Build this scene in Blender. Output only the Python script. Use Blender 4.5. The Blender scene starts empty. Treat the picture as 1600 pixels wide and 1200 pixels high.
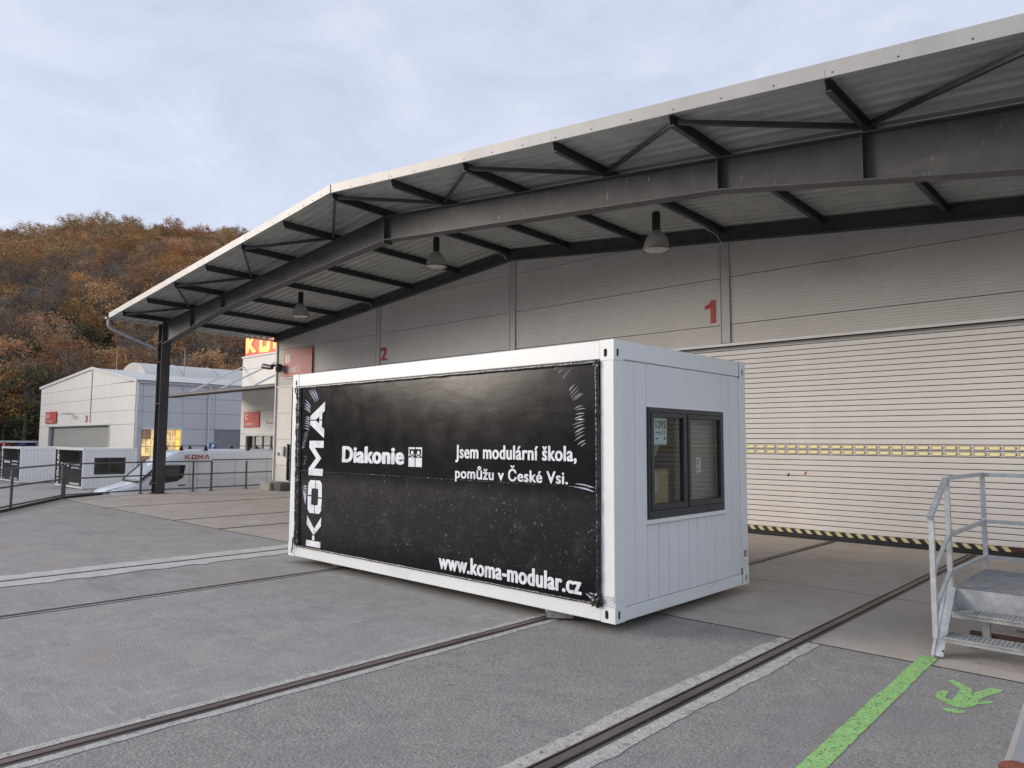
import bpy, bmesh, math, random
from mathutils import Vector, Matrix, noise
random.seed(7)
SC = bpy.context.scene
R = math.radians

# ------------------------------------------------------------------ camera
YAW, PIT, ROLL = -0.7548, 0.0796, 0.0052
cy, sy, cp, sp = math.cos(YAW), math.sin(YAW), math.cos(PIT), math.sin(PIT)
fw = Vector((sy*cp, cy*cp, sp)); rt = Vector((cy, -sy, 0)); up = rt.cross(fw)
cr, sr = math.cos(ROLL), math.sin(ROLL)
r2 = rt*cr + up*sr; u2 = up*cr - rt*sr
cd = bpy.data.cameras.new('camera'); cam = bpy.data.objects.new('camera', cd)
SC.collection.objects.link(cam)
M = Matrix((r2, u2, -fw)).transposed().to_4x4(); M.translation = Vector((4.1194, -5.84, 1.8523))
cam.matrix_world = M
cd.sensor_width = 36; cd.lens = 36*1128.67/1600; cd.clip_end = 3000; cd.clip_start = 0.05
SC.camera = cam

# ------------------------------------------------------------------ light
SUN_EL, SUN_AZ = 14.0, 232.0      # degrees; azimuth clockwise from +Y
w = bpy.data.worlds.new('World'); SC.world = w; w.use_nodes = True
nt = w.node_tree; nt.nodes.clear()
def N(t, typ, **k):
    n = t.nodes.new(typ)
    for a, b in k.items(): setattr(n, a, b)
    return n
sky = N(nt, 'ShaderNodeTexSky', sky_type='NISHITA', sun_disc=False)
sky.sun_elevation = R(SUN_EL); sky.sun_rotation = R(SUN_AZ); sky.air_density = 1.2; sky.dust_density = 2.0
bg = N(nt, 'ShaderNodeBackground'); bg.inputs[1].default_value = 0.05
nt.links.new(sky.outputs[0], bg.inputs[0])
tc = N(nt, 'ShaderNodeTexCoord'); mp = N(nt, 'ShaderNodeMapping'); mp.inputs['Scale'].default_value = (1, 1, 2.2)
nt.links.new(tc.outputs['Generated'], mp.inputs[0])
n1 = N(nt, 'ShaderNodeTexNoise'); n1.inputs['Scale'].default_value = 4.6; n1.inputs['Detail'].default_value = 9; n1.inputs['Roughness'].default_value = .58; n1.inputs['Distortion'].default_value = .5
nt.links.new(mp.outputs[0], n1.inputs[0])
cl = N(nt, 'ShaderNodeValToRGB'); e = cl.color_ramp.elements
e[0].position = .30; e[0].color = (.43, .485, .61, 1); e[1].position = .72; e[1].color = (.575, .61, .705, 1)
m_ = cl.color_ramp.elements.new(.50); m_.color = (.495, .54, .655, 1)
nt.links.new(n1.outputs[0], cl.inputs[0])
sep = N(nt, 'ShaderNodeSeparateXYZ'); nt.links.new(tc.outputs['Generated'], sep.inputs[0])
hr = N(nt, 'ShaderNodeMapRange'); hr.inputs[1].default_value = 0.0; hr.inputs[2].default_value = .6; hr.inputs[3].default_value = 1.12; hr.inputs[4].default_value = .96
nt.links.new(sep.outputs[2], hr.inputs[0])
cb = N(nt, 'ShaderNodeBackground'); nt.links.new(cl.outputs[0], cb.inputs[0]); 
ml = N(nt, 'ShaderNodeMath', operation='MULTIPLY'); nt.links.new(hr.outputs[0], ml.inputs[0]); ml.inputs[1].default_value = .80
nt.links.new(ml.outputs[0], cb.inputs[1])
mx = N(nt, 'ShaderNodeMixShader'); mx.inputs[0].default_value = .85
nt.links.new(bg.outputs[0], mx.inputs[1]); nt.links.new(cb.outputs[0], mx.inputs[2])
wo = N(nt, 'ShaderNodeOutputWorld'); nt.links.new(mx.outputs[0], wo.inputs[0])

sd = bpy.data.lights.new('sun', 'SUN'); sun = bpy.data.objects.new('sun', sd); SC.collection.objects.link(sun)
sd.energy = 1.5; sd.angle = R(24); sd.color = (1.0, .89, .78)
el, az = R(SUN_EL), R(SUN_AZ)
L = Vector((math.sin(az)*math.cos(el), math.cos(az)*math.cos(el), math.sin(el)))
sun.rotation_euler = L.to_track_quat('Z', 'Y').to_euler(); sun.location = (-10, -20, 20)
SC.view_settings.view_transform = 'Standard'; SC.view_settings.look = 'None'
SC.view_settings.exposure = 0.90; SC.view_settings.gamma = 1; SC.view_settings.use_curve_mapping = False

# ------------------------------------------------------------------ materials
MATS = {}
def mat(name, c1, c2=None, scale=3.0, rough=.6, metal=0.0, bump=0.0, bscale=None, detail=6, lo=.35, hi=.65, stretch=(1, 1, 1),
        spots=None, emis=0.0, spec=.5, coat=0.0, rvar=0.0, nr=.6):
    if name in MATS: return MATS[name]
    m = bpy.data.materials.new(name); m.use_nodes = True; t = m.node_tree; b = t.nodes['Principled BSDF']; lk = t.links.new
    b.inputs['Roughness'].default_value = rough; b.inputs['Metallic'].default_value = metal
    b.inputs['Specular IOR Level'].default_value = spec
    if coat: b.inputs['Coat Weight'].default_value = coat; b.inputs['Coat Roughness'].default_value = .08
    c2 = c2 or tuple(x*.82 for x in c1)
    tc = N(t, 'ShaderNodeTexCoord'); mp = N(t, 'ShaderNodeMapping'); mp.inputs['Scale'].default_value = stretch
    lk(tc.outputs['Object'], mp.inputs[0])
    n = N(t, 'ShaderNodeTexNoise'); n.inputs['Scale'].default_value = scale; n.inputs['Detail'].default_value = detail; n.inputs['Roughness'].default_value = nr
    lk(mp.outputs[0], n.inputs[0])
    rp = N(t, 'ShaderNodeValToRGB'); rp.color_ramp.elements[0].position = lo; rp.color_ramp.elements[1].position = hi
    rp.color_ramp.elements[0].color = (*c2, 1); rp.color_ramp.elements[1].color = (*c1, 1)
    lk(n.outputs[0], rp.inputs[0]); col = rp.outputs[0]
    for (sc, l, h, cc, st) in (spots or []):
        mp2 = N(t, 'ShaderNodeMapping'); mp2.inputs['Scale'].default_value = st; lk(tc.outputs['Object'], mp2.inputs[0])
        n2 = N(t, 'ShaderNodeTexNoise'); n2.inputs['Scale'].default_value = sc; n2.inputs['Detail'].default_value = 6; n2.inputs['Roughness'].default_value = .65; lk(mp2.outputs[0], n2.inputs[0])
        mr = N(t, 'ShaderNodeMapRange'); mr.inputs[1].default_value = l; mr.inputs[2].default_value = h; lk(n2.outputs[0], mr.inputs[0])
        mm = N(t, 'ShaderNodeMix', data_type='RGBA'); lk(mr.outputs[0], mm.inputs[0]); lk(col, mm.inputs[6]); mm.inputs[7].default_value = (*cc, 1); col = mm.outputs[2]
    lk(col, b.inputs['Base Color'])
    if rvar:
        mr = N(t, 'ShaderNodeMapRange'); mr.inputs[3].default_value = rough-rvar; mr.inputs[4].default_value = rough+rvar; lk(n.outputs[0], mr.inputs[0]); lk(mr.outputs[0], b.inputs['Roughness'])
    if bump:
        n3 = N(t, 'ShaderNodeTexNoise'); n3.inputs['Scale'].default_value = bscale or scale*8; n3.inputs['Detail'].default_value = 4; lk(mp.outputs[0], n3.inputs[0])
        bp = N(t, 'ShaderNodeBump'); bp.inputs['Strength'].default_value = bump; bp.inputs['Distance'].default_value = .01; lk(n3.outputs[0], bp.inputs['Height']); lk(bp.outputs[0], b.inputs['Normal'])
    if emis:
        lk(col, b.inputs['Emission Color']); b.inputs['Emission Strength'].default_value = emis
    MATS[name] = m; return m

WHITE = (.80, .81, .80)
asphalt = mat('asphalt', (.41, .40, .375), (.27, .265, .25), 2.2, .9, bump=1, bscale=60, detail=15, lo=.3, hi=.72, nr=.78,
    spots=[(75, .56, .70, (.60, .59, .56), (1, 1, 1)), (60, .58, .70, (.13, .13, .128), (1, 1, 1)), (3.5, .56, .80, (.47, .465, .44), (2.2, .5, 1)), (11, .56, .76, (.50, .49, .465), (.22, 1.6, 1)),
           (13, .58, .78, (.48, .475, .45), (1.9, .2, 1)), (.45, .50, .66, (.35, .30, .285), (1, 1, 1)), (.8, .54, .74, (.225, .23, .215), (.5, 1.6, 1)), (5, .70, .74, (.16, .16, .155), (1, 1, 1)), (1.1, .58, .66, (.40, .36, .33), (1, 1, 1))])
asphalt_rough = mat('asphalt_rough', (.36, .342, .315), (.20, .19, .178), 4.5, .92, bump=1, bscale=38, detail=15, lo=.3, hi=.7, nr=.8,
    spots=[(100, .55, .66, (.58, .56, .53), (1, 1, 1)), (78, .56, .67, (.09, .088, .085), (1, 1, 1)), (.6, .5, .75, (.25, .235, .228), (1, 1, 1)), (2.2, .62, .8, (.17, .172, .165), (1, 1, 1)), (16, .68, .73, (.11, .11, .11), (1, 1, 1))])
asphalt_low = mat('asphalt_low', (.37, .355, .33), (.28, .27, .255), .25, .9, bump=.3, bscale=30, nr=.75, spots=[(.3, .5, .7, (.33, .30, .29), (.3, 1, 1))])
concrete = mat('concrete', (.54, .475, .41), (.40, .352, .305), 1.4, .85, bump=.7, bscale=42, detail=14, lo=.3, hi=.7, nr=.74,
    spots=[(2.2, .55, .78, (.31, .285, .255), (.5, 2, 1)), (40, .62, .75, (.66, .61, .56), (1, 1, 1)), (.6, .55, .75, (.60, .54, .48), (1, 1, 1)), (7, .66, .72, (.26, .24, .22), (1, 1, 1))])
conc_pale = mat('pale_concrete', (.62, .60, .565), (.48, .465, .44), 3, .85, bump=.5, bscale=45, spots=[(2, .58, .8, (.40, .385, .37), (3, .3, 1))])
conc_strip = mat('concrete_strip', (.56, .54, .495), (.40, .385, .355), 9, .9, bump=1, bscale=45, nr=.75, spots=[(16, .57, .63, (.24, .23, .21), (1, 1, 1)), (40, .56, .66, (.68, .66, .61), (1, 1, 1))])
rail_steel = mat('rail_steel', (.25, .195, .18), (.13, .098, .09), 5, .5, .5, bump=.3, bscale=60, stretch=(1, .15, 1), spots=[(3, .55, .75, (.16, .095, .07), (1, .3, 1))])
dark_gap = mat('dark_gap', (.018, .016, .015), rough=.9)
kerb_steel = mat('kerb_steel', (.09, .06, .045), (.05, .04, .035), 4, .8, .2)
yellow_line = mat('yellow_line', (.52, .52, .40), (.30, .30, .26), 9, .8, lo=.38, hi=.52)
green_paint = mat('green_paint', (.38, .68, .23), (.29, .53, .17), 9, .8, bump=1, bscale=42, nr=.75, spots=[(34, .575, .61, (.13, .145, .11), (1, 1, 1)), (12, .62, .65, (.16, .18, .13), (1, 1, 1)), (70, .60, .66, (.18, .22, .14), (1, 1, 1)), (60, .6, .7, (.45, .70, .32), (1, 1, 1))])
white_paint = mat('white_paint', (.84, .86, .85), (.79, .81, .80), 1.2, .38, bump=.04, bscale=8, rvar=.06, spots=[(3.0, .60, .8, (.70, .71, .69), (1, 1, .25)), (1.6, .62, .80, (.66, .65, .61), (.5, .5, 2)), (28, .73, .76, (.45, .42, .38), (1, 1, .4))])
board_paint = mat('board_paint', (.82, .825, .83), (.78, .785, .79), .8, .42, bump=.05, bscale=5, spots=[(2.0, .6, .85, (.68, .69, .71), (1, 3, .2))])
anthracite = mat('anthracite', (.040, .045, .052), (.030, .034, .040), 3, .4)
rubber = mat('black_rubber', (.018, .018, .018), rough=.7)
tarp_m = bpy.data.materials.new('black_foil'); MATS['black_foil'] = tarp_m
def build_tarp_mat(m, dirt=True):
    m.use_nodes = True; t = m.node_tree; b = t.nodes['Principled BSDF']; lk = t.links.new
    b.inputs['Specular IOR Level'].default_value = .22
    tc = N(t, 'ShaderNodeTexCoord'); sp_ = N(t, 'ShaderNodeSeparateXYZ'); lk(tc.outputs['Object'], sp_.inputs[0])
    def noi(sc, det, st=(1, 1, 1)):
        mp = N(t, 'ShaderNodeMapping'); mp.inputs['Scale'].default_value = st; lk(tc.outputs['Object'], mp.inputs[0])
        n = N(t, 'ShaderNodeTexNoise'); n.inputs['Scale'].default_value = sc; n.inputs['Detail'].default_value = det; lk(mp.outputs[0], n.inputs[0]); return n.outputs[0]
    def rng(s, a, b_, c=0, d=1):
        r = N(t, 'ShaderNodeMapRange'); lk(s, r.inputs[0]); r.inputs[1].default_value = a; r.inputs[2].default_value = b_; r.inputs[3].default_value = c; r.inputs[4].default_value = d; return r.outputs[0]
    def mul(a, b_):
        r = N(t, 'ShaderNodeMath', operation='MULTIPLY'); lk(a, r.inputs[0]); lk(b_, r.inputs[1]) if not isinstance(b_, float) else setattr(r.inputs[1], 'default_value', b_); return r.outputs[0]
    def mixc(f, a, bb):
        r = N(t, 'ShaderNodeMix', data_type='RGBA'); lk(f, r.inputs[0])
        if isinstance(a, tuple): r.inputs[6].default_value = (*a, 1)
        else: lk(a, r.inputs[6])
        r.inputs[7].default_value = (*bb, 1); return r.outputs[2]
    zm = mul(rng(sp_.outputs[2], 1.42, 1.22), rng(sp_.outputs[2], .3, .55))        # dirty lower band (local z)
    big = noi(2.3, 3)
    c = mixc(mul(zm, rng(noi(3.5, 8, (1, 1, 1.4)), .52, .74)), (.004, .0045, .0065), (.022, .022, .025))
    c = mixc(mul(zm, rng(noi(30, 5, (1, 1, .7)), .64, .74)), c, (.10, .10, .105))
    c = mixc(mul(mul(zm, rng(noi(46, 3, (1.5, 1, .6)), .69, .71)), rng(big, .42, .60)), c, (.36, .36, .37))
    c = mixc(rng(noi(70, 2), .735, .75), c, (.2, .2, .2))
    lk(c, b.inputs['Base Color'])
    rr = N(t, 'ShaderNodeMath', operation='ADD'); lk(mul(zm, .18), rr.inputs[0]); lk(rng(noi(4, 4), .3, .7, .15, .20), rr.inputs[1]); lk(rr.outputs[0], b.inputs['Roughness'])
    bp = N(t, 'ShaderNodeBump'); bp.inputs['Strength'].default_value = .035; bp.inputs['Distance'].default_value = .012
    ad = N(t, 'ShaderNodeMath', operation='ADD'); lk(noi(6, 4, (1, 1, 2.2)), ad.inputs[0]); lk(mul(noi(34, 3), .22), ad.inputs[1]); lk(ad.outputs[0], bp.inputs['Height']); lk(bp.outputs[0], b.inputs['Normal'])
build_tarp_mat(tarp_m)
foil_glint = mat('foil_glint', (.85, .85, .88), (.55, .55, .58), 8, .18, .7)  # pale metallic colour paints sky glints onto the folds of the black foil
foil_shiny = mat('foil_shiny', (.014, .014, .016), (.010, .010, .012), 8, .22, bump=1.0, bscale=26, spec=.7, stretch=(1, 1, 1))
stencil = mat('stencil_white', (.84, .85, .88), (.62, .64, .70), 9, .6, lo=.36, hi=.56, spots=[(38, .60, .70, (.40, .41, .45), (1, 1, 1))])
sign_white = mat('sign_white', (.80, .79, .76), rough=.5)
sign_red = mat('sign_red', (.60, .075, .055), (.52, .07, .055), 2, .45)
red_vinyl = mat('red_vinyl', (.42, .020, .022), rough=.5)
sign_blue = mat('sign_blue', (.02, .10, .36), rough=.4)
glass_m = bpy.data.materials.new('window_glass'); glass_m.use_nodes = True
t = glass_m.node_tree; t.nodes.clear(); lk = t.links.new
fr = N(t, 'ShaderNodeFresnel'); fr.inputs[0].default_value = 1.55; tr = N(t, 'ShaderNodeBsdfTransparent'); tr.inputs[0].default_value = (.90, .92, .91, 1)
gl = N(t, 'ShaderNodeBsdfGlossy'); gl.inputs['Roughness'].default_value = .02; mxs = N(t, 'ShaderNodeMixShader'); ou = N(t, 'ShaderNodeOutputMaterial')
ge = N(t, 'ShaderNodeNewGeometry'); mb_ = N(t, 'ShaderNodeMath', operation='SUBTRACT'); mb_.inputs[0].default_value = 1; lk(ge.outputs['Backfacing'], mb_.inputs[1]); mm_ = N(t, 'ShaderNodeMath', operation='MULTIPLY'); lk(fr.outputs[0], mm_.inputs[0]); lk(mb_.outputs[0], mm_.inputs[1]); lk(mm_.outputs[0], mxs.inputs[0]); lk(tr.outputs[0], mxs.inputs[1]); lk(gl.outputs[0], mxs.inputs[2]); lk(mxs.outputs[0], ou.inputs[0])
dark_glass = mat('dark_glass', (.02, .024, .024), rough=.06, spec=.8)
frame_steel = mat('frame_steel', (.082, .082, .084), (.055, .055, .058), 2.2, .55, .15, bump=.2, bscale=20,
    spots=[(1.1, .60, .80, (.125, .112, .10), (.5, 1, 2.4)), (5, .64, .72, (.24, .235, .225), (2.2, 1, .6)), (5, .72, .82, (.15, .075, .045), (1, 1, 1))])
purlin_steel = mat('purlin_steel', (.066, .072, .078), (.045, .050, .056), 3, .5, .2, spots=[(6, .7, .8, (.13, .08, .055), (1, 1, 1))])
roof_sheet = mat('roof_sheet_metal', (.44, .45, .43), (.35, .36, .345), 1.3, .5, .1, spots=[(3, .6, .8, (.36, .355, .345), (.3, 2, 1))])
fascia_m = mat('fascia_metal', (.41, .405, .395), (.34, .335, .325), 2.0, .5, .15, bump=.1, bscale=9, lo=.3, hi=.6, stretch=(1, 1, .5), spots=[(30, .68, .76, (.22, .21, .20), (1, 1, .3)), (5, .62, .82, (.34, .33, .31), (2.5, 1, .3))])
galv = mat('galvanised', (.66, .67, .67), (.50, .51, .52), 14, .42, .55, bump=.15, bscale=40, spots=[(5, .6, .8, (.28, .29, .30), (1, 1, 1))])
galv_dull = mat('galvanised_dull', (.46, .47, .475), (.33, .34, .345), 9, .55, .4, bump=.3, bscale=60, spots=[(4, .62, .8, (.20, .18, .165), (1, 1, 1))])
wall_panel = mat('wall_panel', (.55, .535, .505), (.51, .495, .47), .7, .55, spots=[(1.2, .60, .82, (.43, .42, .40), (1, 1, .5)), (45, .74, .77, (.25, .22, .20), (1, 1, 1))])
wall_trim = mat('wall_trim', (.46, .45, .43), (.40, .39, .375), 2, .5)
trim_white = mat('trim_white', (.74, .73, .70), (.66, .65, .62), 2, .5)
slat_m = mat('door_slat', (.74, .715, .675), (.69, .665, .63), 1.2, .5, spots=[(1.1, .52, .8, (.61, .59, .555), (.25, 1, 2)), (3, .6, .8, (.60, .57, .53), (3, 1, .12)), (30, .73, .77, (.36, .33, .31), (.4, 1, 1))])
light_wall = mat('light_wall', (.79, .76, .70), (.75, .72, .66), .3, .6, spots=[(.5, .6, .8, (.60, .565, .515), (1, 1, .4))])
shaded_wall = mat('shaded_wall', (.52, .53, .57), (.48, .49, .53), .3, .6)  # blue-grey puts the shade of the far hall's flank into its colour
roof_white = mat('roof_white', (.66, .65, .62), (.58, .57, .55), .4, .5)
warm_glass = mat('warm_glass', (.85, .66, .30), (.42, .26, .12), 1.6, .4, emis=.42, lo=.4, hi=.6)
lit_red = mat('lit_red', (.75, .07, .03), (.55, .03, .02), 1.0, .4, emis=.45)
lit_orange = mat('lit_orange', (1.0, .42, .08), (.98, .20, .05), .8, .4, emis=.95)
yellow_pane = mat('yellow_pane', (.76, .67, .36), (.66, .55, .30), 3, .35, emis=.17, lo=.42, hi=.58)
van_white = mat('van_white', (.70, .73, .78), (.67, .70, .75), 1, .28, coat=.4)
tyre = mat('tyre', (.02, .02, .02), rough=.8)
rim = mat('rim', (.4, .4, .41), rough=.35, metal=.7)
car_red = mat('car_red', (.45, .02, .02), rough=.3, coat=.5)
car_blue = mat('car_blue', (.04, .05, .16), rough=.3, coat=.5)
bark = mat('bark', (.15, .12, .095), (.07, .055, .045), 3, .95, bump=.5)
soil = mat('forest_floor', (.085, .052, .028), (.045, .032, .02), .15, .95)
cardboard = mat('cardboard', (.40, .27, .14), (.34, .23, .12), 3, .8)
paper = mat('paper', (.78, .80, .80), rough=.7)
beige_panel = mat('beige_panel', (.42, .38, .33), (.38, .34, .30), 2, .5)
bell = mat('lamp_bell', (.42, .42, .40), (.34, .34, .325), 12, .3, .3)
rust = mat('rust', (.30, .09, .045), (.17, .055, .03), 14, .85, bump=.5)
beam_paint = mat('beam_paint', (.40, .40, .41), (.33, .325, .335), 3, .45, .2, bump=.15, bscale=40, spots=[(7, .58, .72, (.42, .35, .30), (1, 1, 1)), (22, .66, .74, (.24, .14, .10), (1, 1, 1)), (3, .6, .75, (.50, .45, .44), (1, .4, 1))])

def hazard_mat():
    m = bpy.data.materials.new('hazard_stripes'); m.use_nodes = True; t = m.node_tree; b = t.nodes['Principled BSDF']; lk = t.links.new
    tc = N(t, 'ShaderNodeTexCoord'); s = N(t, 'ShaderNodeSeparateXYZ'); lk(tc.outputs['Object'], s.inputs[0])
    a = N(t, 'ShaderNodeMath', operation='MULTIPLY_ADD'); lk(s.outputs[2], a.inputs[0]); a.inputs[1].default_value = .9; lk(s.outputs[0], a.inputs[2])
    y = N(t, 'ShaderNodeMath', operation='ADD'); lk(a.outputs[0], y.inputs[0]); y.inputs[1].default_value = 50
    f = N(t, 'ShaderNodeMath', operation='MODULO'); lk(y.outputs[0], f.inputs[0]); f.inputs[1].default_value = .19
    g = N(t, 'ShaderNodeMath', operation='GREATER_THAN'); lk(f.outputs[0], g.inputs[0]); g.inputs[1].default_value = .10
    mx = N(t, 'ShaderNodeMix', data_type='RGBA'); lk(g.outputs[0], mx.inputs[0]); mx.inputs[6].default_value = (.02, .02, .02, 1); mx.inputs[7].default_value = (.62, .56, .30, 1)
    lk(mx.outputs[2], b.inputs['Base Color']); b.inputs['Roughness'].default_value = .6
    return m
hazard = hazard_mat()

# ------------------------------------------------------------------ mesh helpers
class MB:
    def __init__(s): s.v = []; s.f = []; s.sm = []
    def add(s, vs, fs, smooth=False):
        o = len(s.v); s.v += [tuple(v) for v in vs]; s.f += [tuple(i+o for i in f) for f in fs]; s.sm += [smooth]*len(fs); return s
    def box(s, x0, x1, y0, y1, z0, z1):
        return s.add([(x0,y0,z0),(x1,y0,z0),(x1,y1,z0),(x0,y1,z0),(x0,y0,z1),(x1,y0,z1),(x1,y1,z1),(x0,y1,z1)],
            [(0,3,2,1),(4,5,6,7),(0,1,5,4),(1,2,6,5),(2,3,7,6),(3,0,4,7)])
    def bbox(s, x0, x1, y0, y1, z0, z1, b=.004):      # bevelled box
        bm = bmesh.new(); bmesh.ops.create_cube(bm, size=1)
        for v in bm.verts: v.co = Vector(((x0+x1)/2+v.co.x*(x1-x0), (y0+y1)/2+v.co.y*(y1-y0), (z0+z1)/2+v.co.z*(z1-z0)))
        bmesh.ops.bevel(bm, geom=bm.edges[:], offset=b, segments=1, affect='EDGES')
        s.add([v.co[:] for v in bm.verts], [[v.index for v in f.verts] for f in bm.faces]); bm.free(); return s
    def bar(s, a, b, w, h=None, upv=(0,0,1)):        # box bar from a to b, w across, h along up
        a, b = Vector(a), Vector(b); h = h or w; d = (b-a).normalized(); sd_ = d.cross(Vector(upv))
        if sd_.length < 1e-4: sd_ = Vector((1,0,0))
        sd_.normalize(); u = sd_.cross(d)
        vs = [p+sd_*i*w/2+u*j*h/2 for p in (a, b) for i, j in ((-1,-1),(1,-1),(1,1),(-1,1))]
        return s.add(vs, [(0,1,2,3),(7,6,5,4),(0,4,5,1),(1,5,6,2),(2,6,7,3),(3,7,4,0)])
    def tube(s, pts, r, n=10, cap=True, rs=None):
        pts = [Vector(p) for p in pts]; rings = []; prev = None
        for i, p in enumerate(pts):
            d = (pts[min(i+1, len(pts)-1)]-pts[max(i-1, 0)]).normalized()
            if prev is None: a = d.orthogonal().normalized()
            else: a = (prev - d*prev.dot(d)).normalized()
            prev = a; b = d.cross(a); rr = rs[i] if rs else r
            rings.append([p+(a*math.cos(2*math.pi*k/n)+b*math.sin(2*math.pi*k/n))*rr for k in range(n)])
        vs = [v for q in rings for v in q]; fs = []
        for i in range(len(pts)-1):
            for k in range(n): fs.append((i*n+k, i*n+(k+1) % n, (i+1)*n+(k+1) % n, (i+1)*n+k))
        s.add(vs, fs, True)
        if cap: s.add(rings[0], [tuple(range(n))[::-1]]); s.add(rings[-1], [tuple(range(n))])
        return s
    def lathe(s, c, prof, n=24, smooth=True):         # prof: (r, z)
        c = Vector(c); vs = [c+Vector((r*math.cos(2*math.pi*k/n), r*math.sin(2*math.pi*k/n), z)) for r, z in prof for k in range(n)]
        fs = [(i*n+k, i*n+(k+1) % n, (i+1)*n+(k+1) % n, (i+1)*n+k) for i in range(len(prof)-1) for k in range(n)]
        return s.add(vs, fs, smooth)
    def prism(s, poly, fn, d0, d1):                   # poly 2D ccw, fn(u,v,d)->xyz
        n = len(poly); vs = [fn(u, v, d0) for u, v in poly]+[fn(u, v, d1) for u, v in poly]
        fs = [tuple(range(n))[::-1], tuple(range(n, 2*n))]+[(i, (i+1) % n, n+(i+1) % n, n+i) for i in range(n)]
        return s.add(vs, fs)
    def cyl(s, a, b, r, n=16): return s.tube([a, b], r, n)
WO = {}
def org(p): return WO.get(p.name, Vector((0,0,0))) if p else Vector((0,0,0))
def mesh_of(mb, name, m, off=Vector((0,0,0))):
    me = bpy.data.meshes.new(name); me.from_pydata([tuple(Vector(v)-off) for v in mb.v], [], mb.f)
    me.polygons.foreach_set('use_smooth', mb.sm)
    for k in (m if isinstance(m, (list, tuple)) else [m]): me.materials.append(k)
    me.update(); return me
def obj(name, mb, m, parent=None, label=None, cat=None, group=None, kind=None, loc=None):
    """one mesh object; verts given in world coordinates"""
    o0 = org(parent) if parent else Vector(loc or (0,0,0))
    o = bpy.data.objects.new(name, mesh_of(mb, name, m, o0)); SC.collection.objects.link(o)
    if parent: o.parent = parent
    else: o.location = o0
    WO[o.name] = o0
    tag(o, label, cat, group, kind); return o
def share(name, me, parent, at):
    o = bpy.data.objects.new(name, me); SC.collection.objects.link(o); o.parent = parent; o.location = Vector(at)-org(parent); WO[o.name] = Vector(at); return o
def tag(o, label=None, cat=None, group=None, kind=None):
    for k, v in (('label', label), ('category', cat), ('group', group), ('kind', kind)):
        if v: o[k] = v
def thing(name, label, cat, loc=(0,0,0), group=None, kind=None):
    o = bpy.data.objects.new(name, None); SC.collection.objects.link(o); o.location = loc; o.empty_display_size = .2
    WO[o.name] = Vector(loc); tag(o, label, cat, group, kind); return o
def copy_tree(o, parent=None):
    c = o.copy(); SC.collection.objects.link(c)
    if parent: c.parent = parent
    for ch in list(o.children): copy_tree(ch, c)
    return c

_tc = {}
def text_mb(body, fn, u0, u1, v0, v1, bold=.02):
    """flat lettering fitted into the box u0..u1, v0..v1; weight comes from layered offsets; fn(u,v)->xyz"""
    if body not in _tc:
        cu = bpy.data.curves.new('t', 'FONT'); cu.body = body; cu.offset = .006; cu.resolution_u = 4; cu.space_character = 1.06
        o = bpy.data.objects.new('t', cu); SC.collection.objects.link(o)
        dg = bpy.context.evaluated_depsgraph_get(); me = bpy.data.meshes.new_from_object(o.evaluated_get(dg))
        _tc[body] = ([v.co[:2] for v in me.vertices], [tuple(p.vertices) for p in me.polygons])
        bpy.data.objects.remove(o); bpy.data.curves.remove(cu); bpy.data.meshes.remove(me)
    vs, fs = _tc[body]
    xs = [v[0] for v in vs]; ys = [v[1] for v in vs]; a, b, c, d = min(xs), max(xs), min(ys), max(ys)
    # weight: shift by w (real units) in four directions, each layer a hair further out
    w_ = bold*(v1-v0)/max(.3, (d-c)); P0 = Vector(fn(0, 0)); nrm = (Vector(fn(0, 1))-P0).cross(Vector(fn(1, 0))-P0).normalized()
    if nrm.y > .5 or nrm.x < -.5: nrm = -nrm
    mb = MB(); u0 += w_; u1 -= w_; v0 += w_; v1 -= w_
    sh = [(0, 0)] if bold <= 0 else [(0, 0), (1, 0), (-1, 0), (0, 1), (0, -1), (.7, .7), (-.7, .7), (.7, -.7), (-.7, -.7)]
    for k, (i, j) in enumerate(sh):
        mb.add([Vector(fn(u0+(x-a)/(b-a)*(u1-u0)+i*w_, v0+(y-c)/(d-c)*(v1-v0)+j*w_*.35))+nrm*k*.00015 for x, y in vs], fs)
    return mb
def front(y): return lambda u, v: (u, y, v)           # plane facing -Y
def side(x): return lambda u, v: (x, u, v)            # plane facing +X

def oval_plate(mb, fn, u0, u1, v0, v1, cu, cv, ru, rv, depth, n=20):
    """rectangular plate with an oval hole and the dark pocket behind it; fn(u,v,d)"""
    ring = []; rect = []
    for k in range(n):
        a = 2*math.pi*(k+.5)/n; ca, sa = math.cos(a), math.sin(a)
        ring.append((cu+ru*ca, cv+(rv-ru)*(1 if sa > 0 else -1)+ru*sa))
        tt = min(((u1-cu)/ca if ca > 0 else (u0-cu)/ca), ((v1-cv)/sa if sa > 0 else (v0-cv)/sa)); rect.append((cu+ca*tt, cv+sa*tt))
    vs = [fn(*p, 0) for p in rect]+[fn(*p, 0) for p in ring]+[fn(*p, depth) for p in ring]
    fs = [(k, (k+1) % n, n+(k+1) % n, n+k) for k in range(n)]+[(n+k, n+(k+1) % n, 2*n+(k+1) % n, 2*n+k) for k in range(n)]
    for cor in ((u0, v0), (u1, v0), (u1, v1), (u0, v1)):
        k = min(range(n), key=lambda i: (rect[i][0]-cor[0])**2+(rect[i][1]-cor[1])**2)
        vs.append(fn(*cor, 0))
        for kk in (k, (k-1) % n):
            p, q = rect[kk], rect[(kk+1) % n]
            if abs(p[0]-q[0]) > 1e-6 and abs(p[1]-q[1]) > 1e-6: fs.append((kk, len(vs)-1, (kk+1) % n)); 
    mb.add(vs, fs)

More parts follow.
